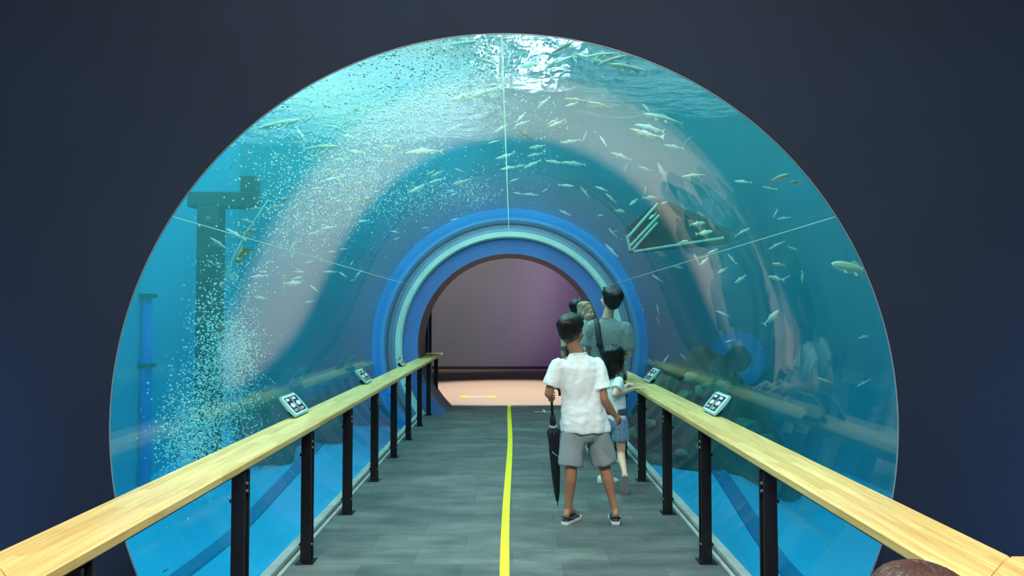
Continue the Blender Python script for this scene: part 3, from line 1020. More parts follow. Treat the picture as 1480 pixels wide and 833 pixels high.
# schools: (label, group, kind, fish as head x, head y, tail x, tail y in the photograph)
SCHOOLS = [
 ('slender silver fish with dark back swimming under the water surface, left of the tunnel crown', 'fish under the surface left of the crown', 'slim',
  [(620,77,642,71),(585,66,595,79),(608,67,618,58),(568,141,580,129),(623,126,638,121),(576,160,593,154),(596,160,602,150)]),
 ('long pale fish in the line beneath the bright glints at the tunnel crown', 'fish below the glints', 'slim',
  [(649,147,693,132),(662,149,727,124),(703,126,726,121),(749,95,788,89),(785,99,808,86),(787,101,831,80),(870,94,829,77),(776,157,796,139)]),
 ('long silver fish in the file right of the glints, just under the opening edge', 'fish along the upper right edge', 'slim',
  [(796,76,834,57),(849,77,897,75),(865,90,911,77),(871,129,884,139)]),
 ('pale fish in the small row over the pinkish reflected band right of the crown', 'fish over the pinkish band', 'slim',
  [(815,142,853,147),(848,147,886,155),(816,155,835,149),(915,183,963,189),(908,189,956,202),(959,210,989,215),(987,212,998,196),(929,149,939,161)]),
 ('silver fish with shadowed belly at the upper left edge of the opening', 'fish at the upper left edge', 'slim',
  [(435,176,458,163),(485,185,464,182),(521,160,508,160),(506,179,495,168),(442,208,428,181),(350,227,364,219),(441,228,454,232),(462,232,477,219)]),
 ('slim fish within the white bubble cloud, left of the tunnel crown', 'fish in the bubble cloud', 'slim',
  [(491,194,517,199),(500,217,530,222),(480,234,500,229),(589,171,598,160),(615,186,636,199),(646,191,667,179),(675,166,683,160),(589,203,600,193),(550,214,574,210),(619,265,644,257),(589,280,619,266),(475,252,498,242),(446,253,465,247),(469,263,495,255),(447,275,466,270),(517,322,534,318),(463,332,486,327),(447,340,463,334),(426,316,434,308),(431,317,446,317)]),
 ('small dark fish silhouetted against the bright turquoise bubble cloud', 'dark fish in the bubble cloud', 'dark',
  [(527,239,540,228),(551,228,564,218),(564,238,580,228),(575,235,589,231),(525,262,538,270),(508,265,521,271),(496,270,515,275),(516,277,524,270),(506,288,515,293),(519,294,547,285),(529,306,540,299),(473,306,484,301),(495,318,499,309),(509,318,516,310),(534,249,537,255),(455,295,456,286),(460,296,461,286),(470,299,472,293),(512,262,524,260),(576,257,585,252),(439,306,447,300),(496,298,506,303)]),
 ('thin pale fish in the loose shoal left of the top joint, mid-height of the water', 'fish left of the top joint', 'slim',
  [(616,254,629,246),(621,255,644,246),(654,268,680,259),(657,243,670,248),(645,275,660,277),(650,284,662,277)]),
 ('slim fish in the shoal crossing the upright top joint of the tunnel', 'fish crossing the top joint', 'slim',
  [(713,192,737,179),(706,207,721,202),(716,228,746,222),(723,247,750,239),(736,263,750,258),(743,241,760,238),(757,242,782,231),(746,177,760,162),(744,184,767,174),(741,279,757,281),(757,279,779,282)]),
 ('silver fish in the shoal under the pinkish band, right of the top joint', 'fish right of the top joint', 'slim',
  [(790,182,808,171),(792,183,818,174),(809,207,839,203),(841,206,848,190),(867,195,877,212),(764,216,791,209),(763,227,784,221),(788,233,815,236),(813,235,848,238),(881,223,915,231),(901,248,909,235),(830,269,807,267),(860,269,878,276),(838,271,853,286),(783,278,793,272),(922,241,943,247)]),
 ('thin pale fish against the bright blue collar above the pale ring', 'fish before the blue collar', 'slim',
  [(767,323,789,329),(808,303,825,312),(800,316,817,326),(815,338,829,346),(833,336,854,348),(651,318,672,316),(696,317,712,318),(646,333,658,331),(670,337,684,335),(689,337,706,334),(609,329,621,329),(797,327,804,326)]),
 ('slim pale fish by the dark streak between blue collar and platform', 'fish by the dark streak', 'slim',
  [(875,280,891,292),(875,352,893,372),(880,329,891,344),(881,359,893,373),(886,335,894,333),(881,285,891,293),(896,345,901,347)]),
 ('pale fish near the slanted bars of the dark platform', 'fish at the platform', 'stout',
  [(909,298,922,287),(904,305,886,304),(949,285,928,286),(938,317,949,308),(955,295,965,291),(933,269,933,282),(930,352,929,341),(1020,322,994,326),(1028,335,1005,339),(994,348,979,352)]),
 ('pale yellow-green fish loitering above the black wall hole at right', 'fish above the wall hole', 'stout',
  [(987,388,972,385),(1012,384,1023,372),(1038,395,1051,387),(1063,409,1079,398),(1117,381,1136,384),(1110,400,1132,405)]),
 ('thin pale fish in the open blue water right of the man', 'fish right of the man', 'slim',
  [(943,397,958,408),(906,408,917,414),(922,434,930,449),(948,439,953,456),(949,457,954,470),(1002,366,1010,383),(1051,367,1064,382),(1035,449,1054,457),(1022,367,1037,360)]),
 ('pale green fish cruising in the clear water at the upper right of the opening', 'fish at the upper right', 'slim',
  [(1063,261,1087,263),(1099,271,1120,275),(1116,315,1126,301),(1123,317,1143,314),(1112,361,1134,348),(1154,362,1138,356),(1133,403,1143,398),(1159,411,1161,391),(1087,329,1060,342)]),
 ('small pale fish over the dark mound behind the right handrail', 'fish over the mound', 'slim',
  [(982,511,995,522),(976,528,985,537),(959,526,966,513),(936,519,945,525),(1027,580,1037,563)]),
 ('pale fish near the dark post and the yellow reflection strand at left', 'fish by the dark post', 'slim',
  [(298,375,313,386),(342,395,329,406),(348,317,368,322),(358,301,378,301),(385,301,413,297)]),
 ('small dark fish in the bright water around the crossbar of the dark post', 'dark fish by the crossbar', 'dark',
  [(332,246,336,237),(388,265,398,260),(407,293,420,284)]),
 ('pale fish in front of the pinkish band on the left side', 'fish before the left band', 'slim',
  [(362,401,388,398),(417,362,432,345),(365,429,388,432),(442,393,424,393),(437,400,421,403),(440,438,453,435)]),
 ('small faint fish in the dark teal water left of the arch', 'fish left of the arch', 'slim',
  [(453,378,439,380),(468,393,486,393),(490,393,501,401),(505,406,515,404),(514,402,524,389),(447,412,460,422),(506,385,511,376),(473,364,486,363),(491,360,502,360),(569,347,578,343),(564,334,577,336)]),
]
for lb, gp, kind, lst in SCHOOLS:
    for f in lst:
        fish(*f, kind=kind, label=lb, group=gp)
SINGLE = [
 ((654,67,694,60), 'slim', 'long silver fish heading left just under the surface, left of the joint'),
 ((716,93,682,82), 'slim', 'dark-backed fish heading right towards the top joint, below the surface'),
 ((431,171,366,186), 'slim', 'biggest long fish at the upper left edge, heading right'),
 ((491,214,439,215), 'slim', 'long dark-backed fish heading right into the pinkish band at upper left'),
 ((587,223,641,215), 'slim', 'long golden fish with bright tail in the right part of the bubble cloud'),
 ((877,99,940,103), 'slim', 'long silver fish lowest in the file at the upper right edge'),
 ((930,164,991,178), 'slim', 'longest silver fish over the upper right border of the pinkish band'),
 ((948,237,970,272), 'slim', 'thin fish diving steeply beside the pinkish band at right'),
 ((769,202,743,184), 'dark', 'dark fish angled downwards beside the top joint'),
 ((705,307,733,312), 'dark', 'dark fish with white belly right above the pale ring'),
 ((986,255,1020,252), 'slim', 'pale curved fish over the right end of the pinkish band'),
 ((964,372,939,354), 'stout', 'pale ragged fish diving right below the dark platform'),
 ((1140,253,1110,263), 'stout', 'bright yellow-green fish heading right, highest at the upper right'),
 ((1140,264,1161,265), 'stout', 'blurred yellow-green fish heading left, next to the right opening edge'),
 ((1207,380,1270,398), 'stout', 'largest fish, pale with spotted flank, half cut off by the right opening edge'),
 ((1125,449,1104,470), 'stout', 'stout white-green fish swimming up, right of the black wall hole'),
 ((1047,495,1061,491), 'slim', 'small pale fish just above the black wall hole'),
 ((1236,490,1260,484), 'slim', 'lone green fish beside the corner line at far right, upper of two'),
 ((1238,559,1259,549), 'slim', 'lone green fish beside the corner line at far right, lower of two'),
 ((1181,546,1205,555), 'slim', 'green fish in front of the reflected arm at right'),
 ((305,344,331,362), 'slim', 'plump pale fish heading left in front of the dark post'),
 ((328,331,357,348), 'slim', 'long pale fish sloping down across the yellow reflection strand'),
 ((436,409,409,410), 'stout', 'bright green fish lowest in the stack before the left band'),
 ((864,312,872,310), 'stout', 'small round pale fish alone on the dark streak'),
 ((1034,688,1046,681), 'dark', 'small dark fish over the blue floor between the right posts'),
 ((233,830,246,820), 'dark', 'dark green fish over the blue floor by the left opening edge'),
]
for f, kind, lb in SINGLE:
    fish(*f, kind=kind, label=lb)

# ------------------------------------------------------------------ air bubbles and modelled yellow reflection
kd = 7.2  # yellow strand modelled in place of the floor line's reflection in the acrylic
r = root('yellow_reflection', at(323, 415, kd), 'thin leaning yellow strand with two ragged patches, modelled reflection of the floor line, in front of the dark post', 'reflection')
b = BM(); tube(b, [at(x, y, kd) for x, y in ((321, 420), (328, 398), (338, 372), (352, 344), (368, 318), (388, 288))], [.008, .010, .010, .009, .008, .004], 8)
under(link('reflected_line', b, 'pale_bar', smooth=True), r)
for pts in ([(340, 378), (344, 381), (352, 375), (357, 364), (363, 361), (356, 358), (351, 364), (349, 355), (344, 366)], [(354, 338), (358, 339), (364, 335), (366, 329), (360, 330)]):
    b = BM()
    loft(b, [[at(x, y, kd) + Vector((0, q + .05 * math.sin(x * .35), 0)) for x, y in pts] for q in (-.008, .008)])
    under(link('reflected_patch', b, 'yellow_reflection'), r)

def bubbles(name, blobs, label, seed, rmin, rmax):
    rn = random.Random(seed)
    import numpy as np
    bt = BM(); bmesh.ops.create_icosphere(bt, subdivisions=1, radius=1)
    bv = np.array([v.co[:] for v in bt.verts]); bf = np.array([[v.index for v in f.verts] for f in bt.faces]); bt.free()
    V, Fc = [], []
    cnt = 0
    for (x, y, sx, sy, rot, n, k0, k1) in blobs:
        for q in range(n):
            a, c = rn.gauss(0, 1) * sx, rn.gauss(0, 1) * sy
            px = x + a * math.cos(rot) - c * math.sin(rot); py = y + a * math.sin(rot) + c * math.cos(rot)
            if (px - 730) ** 2 + (py - 613) ** 2 > 566 ** 2:
                continue
            p = in_water(px, py, rn.uniform(k0, k1))
            if p.z > ZS - 0.1 or (abs(p.y - 8.6) < .16 and at(270, 0, 8.6).x < p.x < at(376, 0, 8.6).x) or p.z < zfloor(p.x, p.y) + .03 or p.y > 13 or p.y < 3.4 or math.hypot(p.x - AX, p.z - AZ) < RT + (.1 if p.y < 11 else .45):
                continue
            r = rn.uniform(rmin, rmax) * (0.6 + 0.4 * rn.random())
            V.append(bv * r + np.array(p[:])); Fc.append(bf + cnt); cnt += len(bv)
    me = bpy.data.meshes.new(name)
    V = np.concatenate(V); Fc = np.concatenate(Fc)
    me.from_pydata(V.tolist(), [], Fc.tolist())
    o = link(name, me, 'bubble', smooth=True)
    return tag(o, label, 'bubbles', kind='stuff')


bubbles('bubbles', [(520, 215, 75, 55, -0.6, 2600, 1.2, 1.9), (590, 175, 70, 28, -0.5, 1500, 1.15, 1.7), (500, 290, 60, 40, -0.3, 1600, 1.3, 2.0),
                    (645, 130, 50, 30, -0.3, 420, 1.15, 1.5), (600, 90, 70, 25, 0, 260, 1.12, 1.4), (440, 190, 50, 40, 0, 160, 1.2, 1.6),
                    (620, 285, 60, 14, -0.1, 900, 1.25, 1.6), (690, 285, 12, 14, 0, 180, 1.2, 1.4), (760, 200, 40, 60, 0, 260, 1.2, 1.6),
                    (400, 330, 25, 60, 0.4, 300, 1.15, 1.5)],
        'white cloud of fine air bubbles across the upper left of the tunnel', 3, 0.004, 0.012)
bubbles('bubbles', [(338, 500, 22, 22, 0, 1710, 1.5, 2.2), (320, 545, 26, 26, 0, 1710, 1.5, 2.2), (285, 600, 26, 30, 0, 1140, 1.4, 2.1), (305, 640, 30, 26, 0, 1330, 1.4, 2.1),
                    (272, 655, 18, 28, 0, 665, 1.4, 2.0), (330, 430, 20, 40, 0, 798, 1.6, 2.4), (300, 470, 16, 30, 0, 494, 1.5, 2.2), (345, 590, 22, 40, 0, 950, 1.5, 2.2)],
        'greenish column of air bubbles rising from the floor at left', 5, 0.004, 0.013)
# ------------------------------------------------------------------ people
def V(*a):
    return Vector(a)


def frame(f, up=Vector((0, 0, 1))):
    """columns: right, forward, up"""
    f = f.normalized(); r = f.cross(up).normalized(); u = r.cross(f)
    return Matrix((r, f, u)).transposed()


def head_frame(yaw, pitch=0, roll=0):
    """yaw to the right of +y, pitch up"""
    return (Matrix.Rotation(-yaw, 3, 'Z') @ Matrix.Rotation(pitch, 3, 'X') @ Matrix.Rotation(roll, 3, 'Y'))


def head_prims(b, c, M, s):
    P = lambda x, y, z: c + M @ (V(x, y, z) * s)
    E = lambda p, r, sub=3: ell(b, P(*p), tuple(q * s for q in r), M, sub)
    E((0, -.010, .028), (.073, .092, .083))
    E((0, .018, -.030), (.060, .068, .065))
    E((0, .040, -.072), (.034, .036, .030))       # chin
    E((0, .088, -.012), (.012, .014, .020), 2)    # nose
    E((0, .094, -.022), (.016, .013, .010), 2)
    for q in (-1, 1):
        E((q * .074, -.006, -.008), (.010, .020, .030), 2)   # ears
        E((q * .034, .062, -.028), (.024, .022, .022), 2)    # cheeks
        E((q * .030, .074, .022), (.022, .010, .008), 2)     # brow
    E((0, .076, -.050), (.024, .014, .014), 2)    # mouth


def head_details(b, c, M, s):
    P = lambda x, y, z: c + M @ (V(x, y, z) * s)
    for q in (-1, 1):
        ell(b, P(q * .030, .070, .006), (.013 * s, .011 * s, .009 * s), M, 2, 1)
        ell(b, P(q * .030, .0785, .006), (.0055 * s, .004 * s, .0055 * s), M, 1, 2)
        tube(b, [P(q * .014, .084, .026), P(q * .030, .083, .030), P(q * .046, .074, .026)], [.003 * s, .004 * s, .002 * s], 6, mi=2)
    tube(b, [P(-.022, .083, -.050), P(0, .091, -.049), P(.022, .083, -.050)], [.003 * s, .006 * s, .003 * s], 6, mi=3)


def hair(par, c, M, s, style, mat, seed=1):
    rn = random.Random(seed)
    P = lambda x, y, z: c + M @ (V(x, y, z) * s)
    b = BM()
    E = lambda p, r: ell(b, P(*p), tuple(q * s for q in r), M, 3)
    E((0, -.020, .044), (.081, .096, .082))
    E((0, -.050, -.004), (.066, .058, .066))
    for q in (-1, 1):
        E((q * .058, -.022, .016), (.022, .048, .045))
    if style == 'short':
        for k in range(4):
            E((-.04 + .027 * k, .055, .088), (.024, .022, .014))
    if style == 'long':
        E((0, -.062, -.055), (.072, .045, .09)); E((0, -.068, -.12), (.058, .034, .07))
        for q in (-1, 1):
            E((q * .064, -.02, -.03), (.018, .045, .07))
    if style == 'bun':
        E((0, -.10, .085), (.042, .042, .040)); E((0, -.060, -.04), (.06, .04, .06))
    h = fuse(b, .007 * s if s > .7 else .006, 3)
    n_l = {'short': 210, 'long': 190, 'bun': 120, 'baby': 60}[style]
    for i in range(n_l):
        ph = 2 * PI * (i + rn.random()) / n_l
        fr = math.cos(ph)               # 1 front, -1 back
        th0 = rn.uniform(.05, .9)
        if style == 'short':
            th1 = (1.0 if fr > .55 else 1.55 if fr > -.1 else 2.15) * rn.uniform(.88, 1.06)
        elif style == 'baby':
            th1 = (0.8 if fr > .4 else 1.5) * rn.uniform(.8, 1.0)
        else:
            th1 = (1.05 if fr > .6 else 1.7 if fr > .1 else 2.1) * rn.uniform(.93, 1.05)
        th0 = min(th0, th1 - .5)
        pts, rad = [], []
        for k in range(7):
            t = k / 6
            th = th0 + (th1 - th0) * t
            w = ph + .22 * math.sin(t * 2 + i) * t
            g = 1.03 + (.05 * t * t * rn.random() if style == 'short' else 0)
            x = .082 * g * math.sin(th) * math.sin(w)
            y = -.020 + .097 * g * math.sin(th) * math.cos(w)
            z = .044 + .083 * g * math.cos(th)
            if th > 1.5 and style in ('short', 'bun', 'long') and fr < .3:
                z = .044 - .083 * (th - 1.5) * 1.05
                y = -.020 + .097 * math.cos(w) * (1 - .10 * (th - 1.5))
                x = .082 * math.sin(w) * (1 - .2 * (th - 1.5))
            pts.append(P(x, y, z)); rad.append((.0115 * (1 - .75 * t ** 2) + .001) * s)
        if style == 'long' and fr < .45:
            q = pts[-1]; ln = rn.uniform(.09, .17) * s
            for k in range(1, 5):
                pts.append(q + V(0, 0, -ln * k / 4) + (c - q) * V(1, 1, 0).length * 0 + V(rn.uniform(-.003, .003), rn.uniform(-.003, .003), 0)); rad.append((.0075 - .0015 * k) * s)
        tube(h, pts, rad, 6, flat=.55)
    return under(link('hair', h, mat, smooth=True), par)


def hand(pre, post, w, d, n, side, s, curl=(.35, .35, .4, .45), thumb=.3):
    """pre: mesh to be fused (palm); post: list of closures adding the fingers after fusing. d: along the fingers, n: out of the palm, side: towards the thumb"""
    d = d.normalized(); n = (n - d * n.dot(d)).normalized(); side = (side - d * side.dot(d) - n * side.dot(n)).normalized()
    M = Matrix((side, d, n)).transposed()
    ell(pre, w + d * .045 * s, (.037 * s, .050 * s, .018 * s), M)
    ell(pre, w + d * .066 * s, (.040 * s, .022 * s, .016 * s), M)
    ell(pre, w + d * .030 * s + side * .022 * s + n * .006 * s, (.018 * s, .030 * s, .016 * s), M)
    def add(b):
        for k, (o, ln) in enumerate(((.030, .070), (.0105, .078), (-.0095, .072), (-.028, .056))):
            p = w + d * (.074 - .004 * abs(k - 1)) * s + side * o * s
            a = curl[k] * .6
            pts = [p - d * .012 * s, p]; rr = [.0085 * s, .0088 * s]
            for seg_, f in enumerate((.45, .32, .25)):
                dd = d * math.cos(a) + n * math.sin(a) + side * o * 1.2 * (1 if curl[k] < .8 else 0)
                p = p + dd.normalized() * ln * f * s
                pts.append(p); rr.append((.0080, .0072, .0058)[seg_] * s)
                a += curl[k]
            tube(b, pts, rr, 8); ell(b, pts[-1], (rr[-1],) * 3, sub=1)
        p = w + d * .022 * s + side * .026 * s + n * .004 * s
        pts = [p]; a = thumb
        dd = (d * .62 + side * .72 + n * .25).normalized()
        p = p + dd * .034 * s; pts.append(p)
        dd = (d * .85 + side * (.5 - thumb) + n * (.2 + thumb)).normalized()
        p = p + dd * .028 * s; pts.append(p)
        dd = (d * .9 + side * (.2 - thumb) + n * (.2 + 1.4 * thumb)).normalized()
        p = p + dd * .022 * s; pts.append(p)
        tube(b, pts, [.011 * s, .0105 * s, .009 * s, .006 * s], 8); ell(b, pts[-1], (.006 * s,) * 3, sub=1)
    post.append(add)


def ring_el(c, r, f, rx, ry, n=28):
    return [c + r * rx * math.cos(2 * PI * k / n) + f * ry * math.sin(2 * PI * k / n) for k in range(n)]


def wrinkle(b, amt, sc, st=(1, 1, 1), seed=0.0, zmin=-9):
    b.normal_update()
    for v in b.verts:
        p = Vector((v.co.x * st[0], v.co.y * st[1], v.co.z * st[2])) * sc + Vector((seed, 0, 0))
        a = noise.noise(p) + .5 * noise.noise(p * 2.1)
        a = abs(a) * 1.6 - .5
        v.co += v.normal * amt * a


def shoe(par, M, L, style, mats, label=None):
    """M: 4x4, sole centre under the ankle, local y to the toe"""
    W = [(-.27, .020), (-.24, .028), (-.12, .033), (.05, .034), (.25, .038), (.45, .044), (.60, .043), (.70, .033), (.755, .014)]
    k = L / .24
    def outline(t, w, zs):
        return [M @ V(w * k * math.cos(a), t * L, 0) for a in (0,)]
    b = BM()
    rings = []
    hh = {'low': [.040, .050, .046, .030, .048, .050, .040, .030, .020], 'sneaker': [.062, .078, .080, .082, .072, .056, .046, .036, .024]}[style]
    for (t, w), h in zip(W, hh):
        sec = [(-w, .012), (-w * 1.04, .024), (-w * .92, h * .72), (-w * .55, h * .97), (0, h), (w * .55, h * .97), (w * .92, h * .72), (w * 1.04, .024), (w, .012)]
        rings.append([M @ V(x * k, t * L, z * k) for x, z in sec])
    loft(b, rings)
    up = under(link('shoe', b, mats[0], smooth=True), par)
    if label: up['label'] = label
    b = BM()
    o = []
    for s_, seq in ((1, W), (-1, W[::-1])):
        for t, w in seq:
            o.append((s_ * (w + .004), t))
    loft(b, [[M @ V(x * k * q, t * L * (1.015 if z else 1), z * k) for x, t in o] for z, q in ((0.0, .93), (.005, 1.0), (.022, 1.02), (.026, .97))])
    so = link('sole', b, mats[1], up)
    if style == 'low':
        b = BM()
        tube(b, [M @ V(x * k, t * L, z * k) for x, t, z in ((-.036, .10, .03), (-.036, -.10, .05), (-.026, -.24, .062), (0, -.285, .066), (.026, -.24, .062), (.036, -.10, .05), (.036, .10, .03))], .010 * k, 8, flat=.45)
        link('heel_strap', b, mats[0], up)
    else:
        b = BM()
        for q in range(4):
            t = .16 + .09 * q; z = .080 - .010 * q
            tube(b, [M @ V(-.024 * k, t * L, (z - .008) * k), M @ V(0, t * L, z * k), M @ V(.024 * k, t * L, (z - .008) * k)], .004 * k, 6)
        link('lace', b, mats[1], up)
    return up


def foot_matrix(ank, d, lift=0.0, pitch=0.0):
    """ank: point on the ground under the ankle; pitch raises the heel, turning about the toe ball"""
    R_ = frame(V(d[0], d[1], 0)).to_4x4()
    return Matrix.Translation(ank) @ R_ @ Matrix.Rotation(-pitch, 4, 'X')


def body(par, J, s, skin, hd, wide=1.0, feet=True, belly=1.0):
    """one continuous figure from joint positions"""
    b = BM(); post = []
    sh_m = (J['shL'] + J['shR']) / 2; hp_m = (J['hpL'] + J['hpR']) / 2
    r = (J['shR'] - J['shL']); r.z = 0; r.normalize(); f = V(-r.y, r.x, 0)
    sw = (J['shR'] - J['shL']).length / 2
    up = J['neck'] - hp_m
    rings = []
    for t, rx, ry in ((-.16, .09 * s, .08 * s), (-.06, .135 * s, .10 * s), (.08, .145 * s, .105 * s), (.30, .125 * s, .092 * s * belly), (.50, .135 * s, .10 * s * belly), (.72, sw * .95, .108 * s), (.88, sw * .98, .085 * s), (.96, sw * .62, .065 * s), (1.0, .06 * s, .055 * s)):
        rings.append(ring_el(hp_m + up * t, r, f, rx * wide, ry))
    loft(b, rings)
    c, M, hs = hd
    nk = .050 * (.55 * s + .45)
    limb(b, [(J['neck'] - V(0, 0, .02), nk * 1.12), (c + M @ V(0, -.022 * hs, -.045 * hs), nk)])
    head_prims(b, c, M, hs)
    for q in 'LR':
        S, E, W = J['sh' + q], J['el' + q], J['wr' + q]
        limb(b, [(S, .052 * s), (S.lerp(E, .5), .045 * s), (E, .037 * s)])
        limb(b, [(E, .037 * s), (E.lerp(W, .3), .038 * s), (W, .025 * s)])
        h = J.get('hand' + q)
        if h: hand(b, post, W, *h)
        H, K, A = J['hp' + q], J['kn' + q], J['an' + q]
        limb(b, [(H, .080 * s), (H.lerp(K, .45), .070 * s), (K, .052 * s)])
        kd = (A - K)
        bk = -f
        limb(b, [(K, .050 * s), (K.lerp(A, .30) + bk * .012 * s, .053 * s), (K.lerp(A, .7), .038 * s), (A, .032 * s)])
        if feet:
            D = J['ft' + q]
            limb(b, [(A, .034 * s), (A + D * .06 * s + V(0, 0, -.025 * s), .032 * s), (A + D * .12 * s + V(0, 0, -.042 * s), .024 * s)])
            limb(b, [(A, .034 * s), (A - D * .03 * s + V(0, 0, -.035 * s), .030 * s)])
    m = fuse(b, .0058 if s > .6 else .005, 3)
    for a in post: a(m)
    head_details(m, c, M, hs)
    return under(link('body', m, (skin, 'eye_white', 'eye_dark', 'lips'), smooth=True), par)


def shirt(par, J, s, mat, hem, widths, sl, name='shirt', voxel=.009, amt=.006, seed=0.0, neck_r=.058, sleeve_r=(.066, .074)):
    """widths: (t along hips to neck, half width, half depth) rings; sl: how far down each upper arm the sleeve runs"""
    b = BM()
    hp_m = (J['hpL'] + J['hpR']) / 2
    r = (J['shR'] - J['shL']); r.z = 0; r.normalize(); f = V(-r.y, r.x, 0)
    up = J['neck'] - hp_m
    loft(b, [ring_el(hp_m + up * t, r, f, rx, ry) for t, rx, ry in widths])
    for q in 'LR':
        S, E = J['sh' + q], J['el' + q]
        e = S.lerp(E, sl)
        c0 = S.lerp((J['shL'] + J['shR']) / 2, .25)
        tube(b, [c0, S.lerp(E, .12), e], [sleeve_r[0] * s * .95, sleeve_r[0] * s, sleeve_r[1] * s], 18)
        ell(b, S, (sleeve_r[0] * s * .93,) * 3)
    m = fuse(b, voxel, 4)
    wrinkle(m, amt, 10, (1.0, 1.0, .30), seed)
    wrinkle(m, amt * .35, 15, (.6, .6, 1.2), seed + 5)
    o = under(link(name, m, mat, smooth=True), par)
    b = BM()
    nr = ring_el(J['neck'] + V(0, 0, .004), r, f, neck_r, neck_r * .92, 24)
    tube(b, nr + [nr[0]], .007, 8, cap=False)
    under(link('collar', b, mat), par)
    return o


def shorts(par, J, mat, top, legs, name='shorts', voxel=.009, amt=.005, seed=3.0):
    """top: (point, half width, half depth) rings; legs: per side list of (point, radius)"""
    b = BM()
    r = (J['hpR'] - J['hpL']); r.z = 0; r.normalize(); f = V(-r.y, r.x, 0)
    loft(b, [ring_el(c, r, f, rx, ry) for c, rx, ry in top])
    for lg in legs:
        tube(b, [p for p, q in lg], [q for p, q in lg], 20, hint=V(0, 1, 0))
    m = fuse(b, voxel, 4)
    wrinkle(m, amt, 8, (1, 1, .35), seed)
    o = under(link(name, m, mat, smooth=True), par)
    return o


# --- boy with the umbrella
D0 = 5.36
g = at(855, 745, D0)
boy = root('person', (g.x, D0, 0), 'boy in white t-shirt and grey shorts seen from behind, holding a closed umbrella', 'person')
A = at
J = dict(neck=A(836, 512, 5.36), shL=A(806, 528, 5.34), shR=A(864, 528, 5.38), elL=A(793, 569, 5.34), wrL=A(795, 572, 5.54),
         elR=A(873, 577, 5.32), wrR=A(888, 600, 5.40), hpL=A(829, 612, 5.37), hpR=A(861, 612, 5.39), knL=A(826, 673, 5.35), knR=A(873, 673, 5.42))
gl = V(A(821, 745, 5.38).x, 5.38, 0); gr = V(A(889, 745, 5.39).x, 5.39, 0)
J['anL'] = gl + V(0, 0, .095); J['anR'] = gr + V(0, 0, .095)
J['ftL'] = V(.52, .85, 0).normalized(); J['ftR'] = V(.06, 1, 0).normalized()
J['handL'] = (V(.0, .85, -.35), V(1, 0, -.1), V(0, .3, 1), .82, (1.15, 1.2, 1.2, 1.2), .35)
J['handR'] = ((J['wrR'] - J['elR']).normalized() + V(.15, .1, 0), V(-.8, .5, 0), V(.3, .9, 0), .80, (.22, .26, .32, .36), .1)
hc = A(827, 480, 5.37); hM = head_frame(math.radians(38), math.radians(4)); 
body(boy, J, .84, 'skin_tan', (hc, hM, 1.0))
hair(boy, hc, hM, 1.06, 'short', 'hair_black', 2)
shirt(boy, J, .86, 'cotton_white', 0, [(-.12, .182, .130), (-.06, .182, .130), (.10, .174, .124), (.35, .152, .108), (.60, .152, .108), (.80, .160, .100), (.90, .140, .082), (.97, .085, .066), (1.02, .054, .054)], .74, seed=1.3, amt=.010, neck_r=.056, sleeve_r=(.070, .080))
hp = (J['hpL'] + J['hpR']) / 2
shorts(boy, J, 'shorts_grey', [(hp + V(0, 0, .06), .130, .090), (hp + V(0, 0, .0), .145, .100), (hp + V(0, 0, -.08), .160, .108), (hp + V(0, 0, -.13), .120, .085)],
       [[(J['hpL'] + V(-.0, 0, 0), .085), (J['hpL'].lerp(J['knL'], .5), .092), (J['knL'] + V(-.005, 0, .0), .088)],
        [(J['hpR'] + V(.0, 0, 0), .085), (J['hpR'].lerp(J['knR'], .5), .094), (J['knR'] + V(.0, 0, .02), .096)]], amt=.012)
shoe(boy, foot_matrix(gl, J['ftL']), .215, 'low', ('shoe_dark', 'sole_white'), 'dark slip-on with white sole')
shoe(boy, foot_matrix(gr, J['ftR']), .215, 'low', ('shoe_dark', 'sole_white'), 'dark slip-on with white sole')

# --- closed umbrella in his left hand
tip = CAM + ray(806, 732) * (1.5 / -ray(806, 732).z)
tip.z = 0.004
wr = J['wrL']
top = wr + V(.012, .075, .02)
um = root('umbrella', tip, 'closed black umbrella with pale band, held by the boy, its tip on the floor', 'umbrella')
ax = (top - tip)
b = BM(); tube(b, [tip, tip + ax * .05, tip + ax * .98], [.004, .006, .006], 10)
under(link('shaft', b, 'black_steel', smooth=True), um)
P = lambda t: tip + ax * t
b = BM()
rings = []
for t, r_ in ((.04, .010), (.12, .022), (.30, .034), (.48, .040), (.60, .043), (.66, .052), (.675, .040), (.69, .026), (.76, .024), (.80, .016)):
    x, y, _ = basis(ax)
    rings.append([P(t) + (x * math.cos(a) + y * math.sin(a)) * r_ * .84 * (1 + .22 * math.cos(8 * a + t * 5)) for a in (2 * PI * k / 48 for k in range(48))])
loft(b, rings)
cn = under(link('canopy', b, 'umbrella_navy', smooth=True), um)
for t0, t1, r0, nm in ((.70, .715, .029, 'closing_strap'), (.40, .50, .0435, 'stripe')):
    b = BM()
    if nm == 'stripe':
        x, y, _ = basis(ax)
        pts = [P(t0 + (t1 - t0) * k / 12) + (x * math.cos(a) + y * math.sin(a)) * .037 for k, a in ((k, 2.4 + 2.6 * k / 12) for k in range(13))]
        tube(b, pts, .010, 8, flat=.3)
    else:
        tube(b, [P(t0), P(t1)], r0, 24)
    o = link(nm, b, 'band_pale', cn); o['label'] = 'pale ' + nm.replace('_', ' ')
b = BM()
u = ax.normalized(); sd = V(1, .1, 0)
pts = [P(.80), P(.97), P(1.0)] + [P(1.0) + sd * .032 * (1 - math.cos(a)) + u * .032 * math.sin(a) for a in (PI * k / 8 for k in range(1, 9))]
pts.append(pts[-1] - u * .03)
tube(b, pts, .0105, 10)
hd = under(link('handle', b, 'strap_black', smooth=True), um)

